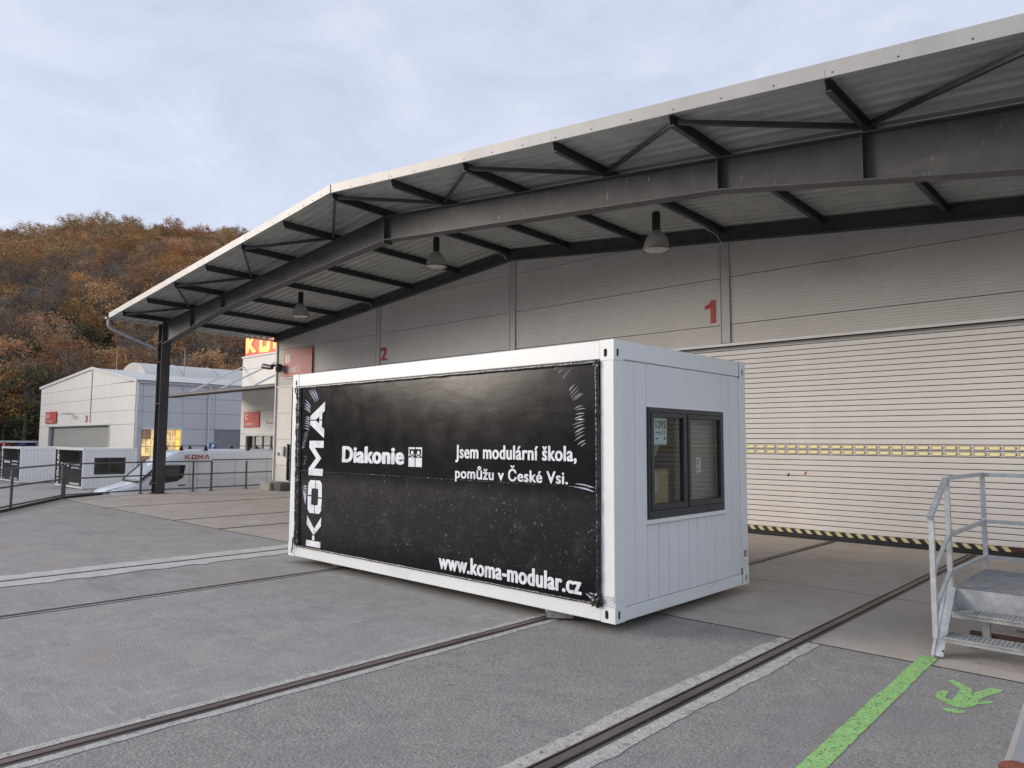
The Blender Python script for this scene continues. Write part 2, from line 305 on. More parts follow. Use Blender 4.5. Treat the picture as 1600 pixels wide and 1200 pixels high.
# ------------------------------------------------------------------ ground
def lowz(x): return -1.2-.3*max(0, min(1, (-x-25)/27))
mb = MB(); xs = [-900, -300, -120, -80, -60, -52, -45, -38, -31, -25, -18, 0, 40, 300, 900]; ys = [-900, -200, -40, 0, 40, 200, 900]
for x in xs:
    for y in ys: mb.v.append((x, y, lowz(x)))
ny = len(ys)
for i in range(len(xs)-1):
    for j in range(ny-1): mb.f.append((i*ny+j, (i+1)*ny+j, (i+1)*ny+j+1, i*ny+j+1)); mb.sm.append(False)
obj('ground', mb, asphalt_low, kind='structure')
PL = [(-22.75, 30), (-22.75, 2.6), (-21.75, 1.12), (-18.45, -.9), (-12, -4.85), (2, -13.4), (40, -13.4), (40, 30)]   # raised yard outline
mb = MB(); mb.prism(PL, lambda u, v, d: (u, v, d), -1.6, -.02); obj('raised_yard_base', mb, concrete, kind='structure')
YE = 1.10     # asphalt meets the concrete slabs
mb = MB(); seg = [(-21.72, YE), (-18.45, -.88), (-12, -4.83), (2, -13.38), (40, -13.38), (40, YE-.004)]
rails = [(-7.25, .026, .43, True), (-5.02, .038, .04, False), (-.93, .060, .085, False), (1.34, .066, .12, False)]
obj('yard_asphalt', MB().prism(seg, lambda u, v, d: (u, v, d), -.015, 0), asphalt, kind='structure')
# rougher, darker asphalt right of the second rail
obj('asphalt_patch', MB().prism([(-.93, -13), (9, -13), (9, YE-.02), (-.93, YE-.02)], lambda u, v, d: (u, v, d), .0002, .004), asphalt_rough, kind='structure')
# concrete slabs: each one a piece
root = thing('concrete_apron', None, None, kind='structure')
xb = [-22.7, -17.5, -13.1, -10.8, -7.25, -5.02, -.93, 1.34, 5.6, 10]; yb = [YE, 3.75, 8.5]
mb = MB(); mb.box(-22.7, 10, YE+.005, 8.6, -.019, -.012); obj('joint_bed', mb, dark_gap, root)
for i in range(len(xb)-1):
    for j in range(len(yb)-1):
        x0, x1, y0, y1 = xb[i]+.014, xb[i+1]-.014, yb[j]+.02, yb[j+1]-.02
        if i < 2 and j == 0: y0 = yb[0]+.01
        dz = random.uniform(-.002, .002)+.002
        b = MB()
        poly = [(x0, y0), (x1, y0), (x1, y1), (x0, y1)]
        if i == 0 and j == 0: poly = [(-21.6, y0), (x1, y0), (x1, y1), (-22.69, y1), (-22.69, 2.7)]
        b.prism(poly, lambda u, v, d: (u, v, d), -.016, dz); obj('concrete_slab', b, concrete, root)

stripe_j = MB().box(-21.6, 10, YE-.012, YE+.006, .001, .0046); obj('expansion_joint', stripe_j, dark_gap, kind='structure')
for x in (-17.5, -13.1, -10.8): obj('expansion_joint', MB().box(x-.035, x+.035, YE+.01, 8.3, .001, .0062), dark_gap, kind='structure')
# rails
def rail(x, hw, sw, wide, label):
    r = thing('embedded_rail', label, 'rail', (x, -4, 0), 'rails set in the yard')
    y0 = {-7.25: -7.4, -5.02: -8.8}.get(x, -11.2)
    b = MB(); b.box(x-hw, x+hw, y0, 8.35, -.012, .0062); obj('groove', b, dark_gap, r)
    b = MB(); b.box(x-hw*.50, x+hw*.50, y0, 8.35, -.01, .016)
    obj('rail_head', b, rail_steel, r)
    b = MB()
    for s in (-1, 1): b.box(x+s*hw-.005, x+s*hw+.005, y0, 8.35, -.01, .012)
    obj('edge_angle', b, rail_steel, r)
    for s in (-1, 1):
        b = MB(); n = 170; inn = x+s*(hw+.008); pts = []
        o_ = [inn+s*(sw+noise.noise(Vector((k*.19, x, s)))*sw*.22+noise.noise(Vector((k*1.7, x, s+3)))*sw*.10+noise.noise(Vector((k*5.1, x, s+8)))*.010) for k in range(n+1)]
        yy = [y0+(YE-.03-y0)*k/n for k in range(n+1)]
        vs = [(inn, y_, .0075) for y_ in yy]+[(o, y_, .0075) for o, y_ in zip(o_, yy)]
        fs = [(k, k+1, n+2+k, n+1+k) if s < 0 else (k, n+1+k, n+2+k, k+1) for k in range(n)]
        b.add(vs, fs); obj('concrete_strip', b, conc_pale if wide else conc_strip, r)
rail(*rails[0], 'thin rail in the wide pale concrete band, farthest left of the rails')
rail(*rails[1], 'narrow rail that runs under the far end of the white module')
rail(*rails[2], 'dark rail running under the near trolley of the white module')
rail(*rails[3], 'rail with broad crumbly concrete edges right of the module')

# kerb under the railing, painted lines
mb = MB(); k = [(-22.74, 2.6), (-21.75, 1.12), (-18.45, -.9), (-12, -4.85), (2, -13.4)]
for a, b in zip(k[:-1], k[1:]): mb.bar((*a, .02), (*b, .02), .09, .09)
obj('kerb', mb, kerb_steel, kind='structure', loc=(-20, 0, 0))
def stripe(name, pts, w_, m, z, label, cat='road marking'):
    b = MB(); P = [Vector((x, y, 0)) for x, y in pts]; vs = []
    for i, p in enumerate(P):
        d = (P[min(i+1, len(P)-1)]-P[max(i-1, 0)]).normalized(); nn = Vector((-d.y, d.x, 0))*w_/2
        vs += [p+nn+Vector((0,0,z)), p-nn+Vector((0,0,z))]
    b.add(vs, [(2*i, 2*i+1, 2*i+3, 2*i+2) for i in range(len(P)-1)]); o = obj(name, b, m, loc=(pts[0][0], pts[0][1], 0)); tag(o, label, cat)
stripe('painted_line', [(-8, -8.2), (-14, -3.6), (-17, -1.44), (-19.2, .15), (-20.13, .92), (-20.9, 1.75), (-21.4, 2.7)], .07, yellow_line, .0085, 'thin worn yellow line curving across the asphalt before the dark railing')
stripe('painted_line', [(-13, -4.0), (-17.9, -1.05), (-20.1, .42), (-21.2, 1.2)], .05, yellow_line, .0085, 'faint pale line hugging the kerb beneath the dark railing')
# green walkway line
gpts = []
for i in range(60):
    yy = 1.36-i*.13; gpts.append((2.352+.030*(1.36-yy)+.008*noise.noise(Vector((i*.4, 0, 0))), yy))
b = MB(); vs = []
for i, (x, y) in enumerate(gpts):
    a = .064+.006*noise.noise(Vector((i*.9, 5, 0))); c = .064+.006*noise.noise(Vector((i*.9, 9, 0)))
    if i > 9: a += .006
    vs += [(x-a, y, .0068), (x+c, y, .0068)]
b.add(vs, [(2*i, 2*i+2, 2*i+3, 2*i+1) for i in range(len(gpts)-1)])
o = obj('painted_line', b, green_paint, loc=(2.3, 0, 0)); tag(o, 'broad bright green walkway line leading to the foot of the metal steps', 'road marking')
ped = [[2.628,.747],[2.646,.796],[2.718,.741],[2.808,.647],[2.824,.565],[2.826,.491],[2.844,.585],[2.911,.786],[2.982,.776],[2.98,.716],[2.905,.475],[2.893,.391],[2.97,.439],[2.987,.411],[2.909,.301],[2.889,.204],[2.846,.145],[2.809,.135],[2.735,.167],[2.649,.265],[2.633,.381],[2.652,.466],[2.696,.46],[2.702,.316],[2.715,.273],[2.752,.273],[2.751,.456],[2.741,.582],[2.714,.635],[2.653,.698]]
from mathutils.geometry import tessellate_polygon
def flat_poly(pts, z):
    v = [Vector((x, y, z)) for x, y in pts]; b = MB(); fs = []
    for f in tessellate_polygon([v]):
        a, bb, c = (v[i] for i in f)
        fs.append(f if (bb-a).cross(c-a).z > 0 else f[::-1])
    b.add(v, fs); return b
pr = thing('pedestrian_symbol', 'green painted walking figure on the asphalt beside the metal steps', 'road marking', (2.8, .4, 0))
obj('figure', flat_poly(ped, .0068), green_paint, pr)
obj('head', flat_poly([(2.815+.062*math.cos(a*math.pi/8)+.02*math.sin(a*math.pi/8), .045+.055*math.sin(a*math.pi/8)) for a in range(16)], .0068), green_paint, pr)
# small scraps of litter and leaves
for i, (x, y, s_, c_) in enumerate([(-.12, -2.05, .035, paper), (1.86, .0, .03, paper), (2.75, 2.9, .09, rust), (.45, 3.35, .05, paper)]):
    b = MB(); b.add([(x, y, .012), (x+s_, y+s_*.3, .02), (x+s_*.8, y+s_*.8, .012), (x-s_*.1, y+s_*.5, .014)], [(0, 1, 2, 3)])
    o = obj('litter_scrap', b, c_, loc=(x, y, .01)); tag(o, ['white paper scrap on the asphalt before the white module', 'small pale scrap on the asphalt left of the green line', 'dark rusty flake on the concrete beside the steps', 'pale scrap on the concrete before the roller door'][i], 'litter')
b = MB(); random.seed(3)
for i in range(420):
    q = random.random()
    if q < .45: x, y = random.gauss(2.9, .45), random.gauss(1.75, .4)
    elif q < .7: x, y = 1.34+random.gauss(0, .16), random.uniform(-4, 8)
    else: x, y = random.uniform(-6, 4), random.uniform(-4, 8)
    s_ = random.uniform(.004, .013); a = random.random()*6; z = .014 if abs(x-1.34) < .1 else .0105
    b.add([(x+s_*math.cos(a), y+s_*math.sin(a), z), (x+s_*math.cos(a+1.6), y+s_*math.sin(a+1.6), z+s_*.5), (x+s_*math.cos(a+3.3), y+s_*math.sin(a+3.3), z)], [(0, 1, 2)])
obj('gravel_crumbs', b, mat('crumbs', (.30, .27, .22), (.06, .045, .035), 30, .9), kind='stuff')

# ------------------------------------------------------------------ hall
YW = 8.40; XR = -9.25; TILT = .022
def slope(x): return .105*(x-XR) if x > XR else .087*(XR-x)
def zs(x, y=4.0): return 7.20-slope(x)-TILT*(y-4)          # underside of the roof sheet
def zp(x, y=4.0): return zs(x, y)-.16                        # underside of the purlins
XL, XE = -22.9, 5.9
hall = thing('warehouse', 'long pale warehouse with a projecting canopy roof and large roller doors', 'warehouse', (XR, YW, 0))
# ribbed cladding panels, clipped under the roof
def panel_mesh(x0, x1, z0, z1, ribs=True):
    b = MB(); n = max(1, int(round((z1-z0)/.0577))); prof = []
    for i in range(n):
        za = z0+(z1-z0)*i/n; h = (z1-z0)/n
        prof += [(za, 0), (za+h*.62, 0), (za+h*.70, .010), (za+h*.92, .010)] if ribs else [(za, 0)]
    prof.append((z1, 0))
    def xr(z):
        a, c = x0, x1; zt = z+.12
        lim = 7.20-TILT*4.4-zt
        if lim < 0: return None
        return max(a, XR-lim/.087), min(c, XR+lim/.105)
    rows = [(z, d, xr(z)) for z, d in prof]; rows = [r for r in rows if r[2] and r[2][1] > r[2][0]]
    vs = []; fs = []
    for z, d, (a, c) in rows: vs += [(a, YW+d, z), (c, YW+d, z)]
    for i in range(len(rows)-1): fs.append((2*i, 2*i+1, 2*i+3, 2*i+2))
    if len(rows) > 1:
        vs += [(rows[0][2][0], YW+.03, rows[0][0]), (rows[0][2][1], YW+.03, rows[0][0])]; fs.append((0, len(vs)-2, len(vs)-1, 1))
    b.add(vs, fs); return b
bays = [(-21.9, -15.46), (-15.24, -9.37), (-9.15, -3.13), (-2.92, 3.15), (3.37, 5.8)]
zrows = [3.96, 4.36, 5.38, 6.42, 7.3]
for bi, (x0, x1) in enumerate(bays):
    for k in range(4):
        b = panel_mesh(x0+.004, x1-.004, zrows[k]+.006, zrows[k+1]-.006)
        if b.f: obj('wall_panel', b, wall_panel, hall)
for x0, x1 in ((-21.9, -20.75), (-12.2, -9.37), (-9.15, -4.75)):
    for z0, z1 in ((.02, .9), (.9, 1.9), (1.9, 2.9), (2.9, 3.93)):
        obj('wall_panel', panel_mesh(x0, x1, z0+.005, z1-.005), light_wall if x0 < -20 else wall_panel, hall)
b = MB(); b.box(-21.88, 5.8, YW+.03, YW+.16, 3.97, 5.0); b.box(-21.88, -20.7, YW+.03, YW+.16, 0, 4); b.box(-12.2, -4.75, YW+.03, YW+.16, 0, 4)
vs = [(-21.88, YW+.03, 5), (5.8, YW+.03, 5), (5.8, YW+.03, zs(5.8, 8.4)), (XR, YW+.03, zs(XR, 8.4)), (-21.88, YW+.03, zs(-21.88, 8.4))]
b.add(vs, [(0, 1, 2, 3, 4)]); obj('wall_core', b, dark_gap, hall)
for x in (-15.35, -9.26, -3.025, 3.26):
    b = MB(); zt = zs(x, 8.4)-.2; b.box(x-.10, x+.10, YW-.022, YW+.03, 3.97, zt)
    for s in (-1, 1): b.box(x+s*.10-.012, x+s*.10+.012, YW-.034, YW+.02, 3.97, zt)
    obj('wall_trim', b, wall_trim, hall)
b = MB(); b.box(-21.92, 5.8, YW-.018, YW+.03, 3.925, 3.958); b.box(-21.92, 5.8, YW-.03, YW-.019, 3.90, 3.945); obj('drip_edge', b, trim_white, hall)
b = MB(); b.bar((-21.93, YW-.02, .3), (-21.93, YW-.02, 5.95), .07, .07); obj('corner_trim', b, trim_white, hall)
# left flank and rest of the hall
b = MB(); b.box(-21.95, -21.90, YW+.04, 40, -.02, 5.95); obj('side_wall', b, light_wall, hall)
b = MB(); b.box(5.8, 5.9, YW+.04, 40, 0, 5.6); obj('side_wall', b, light_wall, hall)
# plinth block at the corner
b = MB(); b.bbox(-21.55, -20.78, 7.62, YW-.02, -.01, .30, .012); obj('plinth', b, mat('plinth_stone', (.42, .38, .32), (.33, .30, .25), 2, .8), hall)
b = MB(); b.bbox(-20.77, -20.2, 7.72, YW-.02, -.01, .29, .012); obj('plinth', b, mat('plinth_dark', (.17, .165, .15), (.11, .11, .10), 3, .85), hall)

# roof sheet (corrugated, ribs run up the slope), one part per slope
def roof(x0, x1, name):
    b = MB(); y = 2.62; prof = []
    while y < YW:
        prof += [(y, 0), (y+.10, 0), (y+.13, .045), (y+.22, .045)]; y += .25
    prof.append((YW, 0)); vs = []
    for yy, dz in prof:
        for x in (x0, x1): vs.append((x, yy, zs(x, yy)+dz))
    b.add(vs, [(2*i, 2*i+2, 2*i+3, 2*i+1) for i in range(len(prof)-1)]); obj(name, b, roof_sheet, hall)
roof(XL, XR, 'roof_sheet'); roof(XR, XE, 'roof_sheet')
b = MB()
for x0, x1 in ((XL, XR), (XR, XE)):
    vs = [(x0, 2.60, zs(x0, 2.6)+.09), (x1, 2.60, zs(x1, 2.6)+.09), (x1, 45, zs(x1, 8.4)+.11), (x0, 45, zs(x0, 8.4)+.11)]
    b.add(vs, [(0, 1, 2, 3)])
obj('roof_deck', b, roof_white, hall)
# fascia in lengths
random.seed(5)
xx = XL; 
fx = [XL]
while fx[-1] < XE-.5:
    nx = fx[-1]+2.09
    if fx[-1] < XR < nx+.6 and abs(nx-XR) > .01: nx = XR
    fx.append(min(nx, XE))
for a, c in zip(fx[:-1], fx[1:]):
    y = 2.575+random.uniform(-.004, .004); za, zc = zs(a, 2.6)-.02, zs(c, 2.6)-.02; h = .185
    b = MB(); a_, c_ = a+.0008, c-.0008
    b.add([(a_, y, za), (c_, y, zc), (c_, y, zc+h), (a_, y, za+h), (a_, y+.09, za+h+.02), (c_, y+.09, zc+h+.02), (c_, y+.012, zc+.0), (a_, y+.012, za+.0), (a_, y-.012, za-.012), (c_, y-.012, zc-.012)],
          [(0, 1, 2, 3), (3, 2, 5, 4), (8, 9, 1, 0), (7, 6, 9, 8), (0, 3, 4, 7)])
    f = obj('fascia_strip', b, fascia_m, hall)
    b = MB(); n = 3
    for i in range(n):
        tt = (i+.12)/n; px, pz = a+(c-a)*tt, za+(zc-za)*tt+.045
        b.cyl((px, y-.008, pz), (px, y+.002, pz), .010, 6)
    obj('rivets', b, frame_steel, f, kind='stuff')
obj('fascia_lap', MB().bar((XR, 2.563, zs(XR, 2.6)-.03), (XR, 2.563, zs(XR, 2.6)+.165), .05, .006, (0,1,0)), fascia_m, hall)

# canopy frame: purlins, braces, edge beam, main girder, column
px = [XR+2.09*k for k in range(-6, 8)]
for x in px:
    b = MB(); y0, y1 = 2.66, YW-.16
    b.bar((x, y0, zp(x, y0)+.006), (x, y1, zp(x, y1)+.006), .075, .012); b.bar((x, y0, zs(x, y0)-.008), (x, y1, zs(x, y1)-.008), .075, .012)
    b.bar((x-.03, y0, (zp(x, y0)+zs(x, y0))/2), (x-.03, y1, (zp(x, y1)+zs(x, y1))/2), .012, .15)
    obj('purlin', b, purlin_steel, hall)
YB = 4.14
for k in range(-6, 7):
    xa, xc = px[k+6], px[k+7] if k < 7 else None
    f_first = (k % 2 == 0)
    a = (xa+.05, 2.74, zs(xa, 2.7)-.09) if f_first else (xa+.05, YB-.16, zs(xa, YB)-.09)
    c = (xc-.05, YB-.16, zs(xc, YB)-.09) if f_first else (xc-.05, 2.74, zs(xc, 2.7)-.09)
    b = MB(); b.bar(a, c, .008, .075); b.bar(Vector(a)-Vector((0, 0, .034)), Vector(c)-Vector((0, 0, .034)), .06, .008); obj('brace', b, purlin_steel, hall)
b = MB()
for x0, x1 in ((-22.0, XR), (XR, 5.85)):
    b.add([(x0, YW-.15, zs(x0, YW)-.30), (x1, YW-.15, zs(x1, YW)-.30), (x1, YW-.15, zs(x1, YW)-.01), (x0, YW-.15, zs(x0, YW)-.01),
           (x0, YW-.02, zs(x0, YW)-.30), (x1, YW-.02, zs(x1, YW)-.30)], [(0, 1, 2, 3), (0, 4, 5, 1)])
    b.bar((x0, YW-.17, zs(x0, YW)-.29), (x1, YW-.17, zs(x1, YW)-.29), .05, .014)
obj('edge_beam', b, purlin_steel, hall)
def depth(x):
    pts = [(-21.8, .74), (-17.5, .44), (XR, .56), (-.92, .50), (3.1, .80), (3.4, .8)]
    for (a, da), (c, dc) in zip(pts[:-1], pts[1:]):
        if x <= c: return da+(dc-da)*(x-a)/(c-a)
    return .8
gx = [-21.86, -17.5, XR, -.92, 3.3]
for si in range(4):
    b = MB(); x0, x1 = gx[si]+(.0 if si else 0), gx[si+1]
    t0, t1 = zp(x0, YB), zp(x1, YB); b0, b1 = t0-depth(x0), t1-depth(x1)
    b.add([(x0, YB-.008, b0), (x1, YB-.008, b1), (x1, YB-.008, t1), (x0, YB-.008, t0), (x0, YB+.008, b0), (x1, YB+.008, b1), (x1, YB+.008, t1), (x0, YB+.008, t0)], [(0, 1, 2, 3), (5, 4, 7, 6)])
    b.bar((x0, YB, t0-.01), (x1, YB, t1-.01), .26, .018); b.bar((x0, YB, b0), (x1, YB, b1), .26, .018)
    obj('girder_segment', b, frame_steel, hall)
for x, wd in ((XR, .03), (-.92, .014), (1.14, .014), (-17.5, .014), (-19.7, .014), (-5.07, .0)):
    if wd: obj('stiffener', MB().box(x-wd/2, x+wd/2, YB-.125, YB+.125, zp(x, YB)-depth(x)+.01-(.09 if x == XR else 0), zp(x, YB)-.02), frame_steel, hall)
obj('haunch_plate', MB().box(-21.9, -21.88, YB-.13, YB+.13, 5.2, 5.98), frame_steel, hall)
for cx in (-22.06, 3.5):
    col = MB(); top = zp(cx, YB)-.01
    for s in (-1, 1): col.box(cx+s*.18-.009, cx+s*.18+.009, YB-.15, YB+.15, .02, top)
    col.box(cx-.171, cx+.171, YB-.006, YB+.006, .02, top)
    for z in (.35, 3.1, 4.55, 5.25): col.box(cx-.171, cx+.171, YB-.14, YB-.007, z, z+.014)
    c_ = obj('column', col, frame_steel, hall)
    obj('base_plate', MB().box(cx-.26, cx+.26, YB-.22, YB+.22, .003, .022), rust, c_)
# gutter and downpipe
b = MB(); n = 8
ys_ = (2.5, YW+2)
for i in range(n):
    a0, a1 = math.pi*(1+i/n), math.pi*(1+(i+1)/n)
    vs = []
    for y in ys_:
        zc = zs(XL, y)+.02
        for a in (a0, a1): vs.append((XL-.055+.075*math.cos(a), y, zc+.075*math.sin(a)))
    b.add(vs, [(0, 1, 3, 2)], True)
b.add([(XL-.13+.15*i/8, 2.5, zs(XL, 2.5)+.02-.075*math.sin(math.pi*i/8)) for i in range(9)], [tuple(range(9))])
obj('gutter', b, galv_dull, hall)
z0 = zs(XL, 2.6)-.03
obj('downpipe', MB().tube([(XL-.055, 2.60, z0), (XL-.055, 2.60, z0-.22), (XL-.045, 2.63, z0-.30), (XL-.01, 2.70, z0-.36), (-22.22, 3.97, 5.03)], .052, 12), galv_dull, hall)
# conduits along three purlins
for x in (-15.47, XR-.05, -3.0):
    b = MB(); yy = [4.35, 5.5, 6.8, 8.12]; pts = [(x-.055, y, zp(x, y)-.015) for y in yy]+[(x-.04, 8.22, zp(x, 8.2)-.12), (x-.03, 8.36, zp(x, 8.2)-.2)]
    b.tube(pts, .011, 6); obj('conduit', b, galv, hall)

# roller doors
def roller(x0, x1, detailed):
    d = thing('roller_door', None, None, ((x0+x1)/2, 8.55, 0)) ; d.parent = hall; d.location = Vector(((x0+x1)/2, 8.55, 0))-org(hall)
    obj('backing', MB().box(x0, x1, 8.575, 8.6, .02, 4.3), dark_gap, d)
    if not detailed:
        obj('curtain', MB().box(x0+.1, x1, 8.55, 8.57, .1, 4), slat_m, d); obj('guide_rail', MB().box(x0, x0+.14, 8.42, 8.57, .0, 3.95), rubber, d)
        return d
    P_ = .1045; H = .0985; W2 = (x1-x0)/2; c = (x0+x1)/2
    b = MB(); prof = [(.0, .014), (.0, .0), (.010, -.0035), (.082, -.0035), (.0915, .0), (.0915, .014)]
    vs = [v for z, y in prof for v in ((-W2, y, z), (W2, y, z))]
    b.add(vs, [(2*i, 2*i+1, 2*i+3, 2*i+2) for i in range(len(prof)-1)]); me = mesh_of(b, 'slat', slat_m)
    z = .17; sl = []
    while z < 4.05:
        sl.append(share('slat', me, d, (c, 8.555, z))); z += P_
    # glazed slots in two slats
    b = MB(); rr = .028; w_ = .082; pts = []
    for cx, a0 in ((w_-rr, -90), (w_-rr, 0), (-w_+rr, 90), (-w_+rr, 180)):
        for k in range(4):
            a = R(a0+k*30); pts.append((cx+rr*math.cos(a), (0 if a0 in (-90, 0) else 0)+rr*math.sin(a)))
    pts = pts[:4]+[(p[0], p[1]) for p in pts[4:]]
    b.prism(pts, lambda u, v, q: (u, q, v), .0, .004); pm = mesh_of(b, 'pane', yellow_pane)
    b = MB(); b.prism([(u*1.11, v*1.2) for u, v in pts], lambda u, v, q: (u, q, v), .0, .003); fm = mesh_of(b, 'pane_frame', rubber)
    rows = [s for s in sl if 1.60 < s.location.z < 1.79][:2]
    for s in rows:
        zc = s.location.z+.049; x = -2.58-.2135*9
        while x < x1-.1:
            if x > x0+.12:
                p = share('glazed_slot', fm, d, (x, 8.5435, zc)); share('pane', pm, p, (x, 8.5405, zc))
            x += .2135
    obj('lintel_shade', MB().box(x0, x1, 8.47, 8.57, 3.90, 4.35), dark_gap, d)  # near-black box paints the header shade between wall edge and slats
    obj('warning_strip', MB().box(x0+.02, 1.86, 8.50, 8.545, .092, .165), hazard, d)
    obj('warning_strip', MB().box(1.86, x1, 8.50, 8.545, .092, .165), mat('strip_label', (.10, .02, .02), (.03, .02, .02), 20, .5), d)
    for u in (2.0, 2.9):
        obj('strip_lettering', text_mb('HÖRMANN', front(8.4975), u, u+.33, .132, .158, .03), sign_red, d)
    obj('bottom_seal', MB().bbox(x0+.02, x1, 8.47, 8.56, .006, .09, .01), rubber, d)
    for u, v, cc in ((-1.83, 1.19, rubber), (-1.49, 1.235, sign_red)):
        obj('scuff', MB().bar((u, 8.546, v), (u+.035, 8.546, v+.06), .002, .03), cc, d)
    return d
roller(-20.7, -12.2, False); roller(-4.65, 5.6, True)
# door numbers
o1_ = [(-3.37, 4.43), (-3.25, 4.43), (-3.25, 4.93), (-3.355, 4.93), (-3.375, 4.885), (-3.42, 4.85), (-3.50, 4.825), (-3.50, 4.735), (-3.37, 4.765)]
obj('number_sign', MB().prism(o1_, lambda u, v, d: (u, YW-.008+d, v), 0, .003), red_vinyl, hall)
obj('number_sign', text_mb('2', front(YW-.008), -15.22, -14.86, 4.46, 4.93, .04), red_vinyl, hall)
# sign B
s = thing('building_sign', 'red sign with a large white B on the warehouse corner', 'sign', (-20.3, 8.3, 4.8), 'red lettered building signs')
obj('board', MB().bbox(-21.36, -19.3, 8.33, 8.375, 4.27, 5.31, .004), mat('sign_red_dull', (.44, .09, .075), (.38, .08, .07), 2, .45), s)
obj('frame', MB().box(-21.40, -19.26, 8.355, 8.385, 4.22, 4.268).box(-21.40, -21.362, 8.35, 8.385, 4.27, 5.31), trim_white, s)
obj('lettering', text_mb('B', front(8.326), -21.18, -20.82, 4.80, 5.17, .06), sign_white, s)
obj('lettering', text_mb('Montáž 2', front(8.326), -21.22, -20.12, 4.44, 4.68, .0), sign_white, s)
# cctv camera, intercom on the corner
s = thing('security_camera', 'dark security camera on a bracket at the warehouse corner', 'camera', (-21.7, 8.2, 4.72))
obj('bracket', MB().tube([(-21.55, 8.4, 4.72), (-21.6, 8.1, 4.74), (-21.8, 8.0, 4.70)], .05, 8), anthracite, s)
obj('housing', MB().tube([(-22.25, 8.0, 4.75), (-21.85, 8.0, 4.68), (-21.60, 8.0, 4.64)], .1, 12, rs=[.11, .10, .07]), anthracite, s)
obj('housing', MB().lathe((-21.35, 8.15, 4.62), [(.0, -.16), (.10, -.13), (.14, 0), (.12, .14), (.0, .18)], 14), anthracite, s)
s = thing('intercom', 'small grey intercom box on the pale corner pillar', 'intercom', (-21.2, 8.38, 1.5))
obj('box', MB().bbox(-21.27, -21.13, 8.32, 8.385, 1.25, 1.62, .01), galv_dull, s); obj('button_box', MB().bbox(-21.66, -21.58, 8.34, 8.385, 1.28, 1.40, .006), galv_dull, s)
# coiled guard at edge of far door
s = obj('spring_guard', MB().tube([(-20.78+.05*math.cos(i*1.2), 8.33+.05*math.sin(i*1.2), .35+i*.0105) for i in range(130)], .022, 6), rubber, loc=(-20.78, 8.33, .35))
tag(s, 'black coiled guard standing at the edge of the far roller door', 'door guard')
# pendant lamps
for i, (x, y, lb) in enumerate(((-3.25, 6.05, 'largest pendant lamp, hanging nearest above the roller door numbered 1'), (-9.40, 5.75, 'middle pendant lamp under the canopy ridge'), (-15.6, 5.65, 'smallest pendant lamp, farthest left under the canopy'))):
    zt = zp(x, y); s = thing('pendant_lamp', lb, 'lamp', (x, y, zt-.8), 'pendant lamps under the canopy')
    obj('hook', MB().cyl((x, y, zt), (x, y, zt-.06), .012, 6), galv_dull, s)
    obj('ballast', MB().lathe((x, y, zt-.42), [(.0, .0), (.075, .0), (.08, .03), (.08, .33), (.07, .36), (0, .36)], 16), rubber, s)
    obj('shade', MB().lathe((x, y, zt-.80), [(.262, -.015), (.268, .0), (.250, .04), (.235, .12), (.19, .24), (.12, .34), (.07, .38), (.0, .385)], 32), bell, s)
    obj('cover_glass', MB().lathe((x, y, zt-.80), [(.255, 0), (.20, -.03), (.10, -.045), (0, -.05)], 24), mat('lamp_glass', (.48, .48, .46), rough=.2), s)
    obj('rim', MB().lathe((x, y, zt-.80), [(.262, -.018), (.275, -.018), (.275, .012), (.262, .012)], 32), mat('lamp_rim', (.3, .22, .18), rough=.4, metal=.5), s)

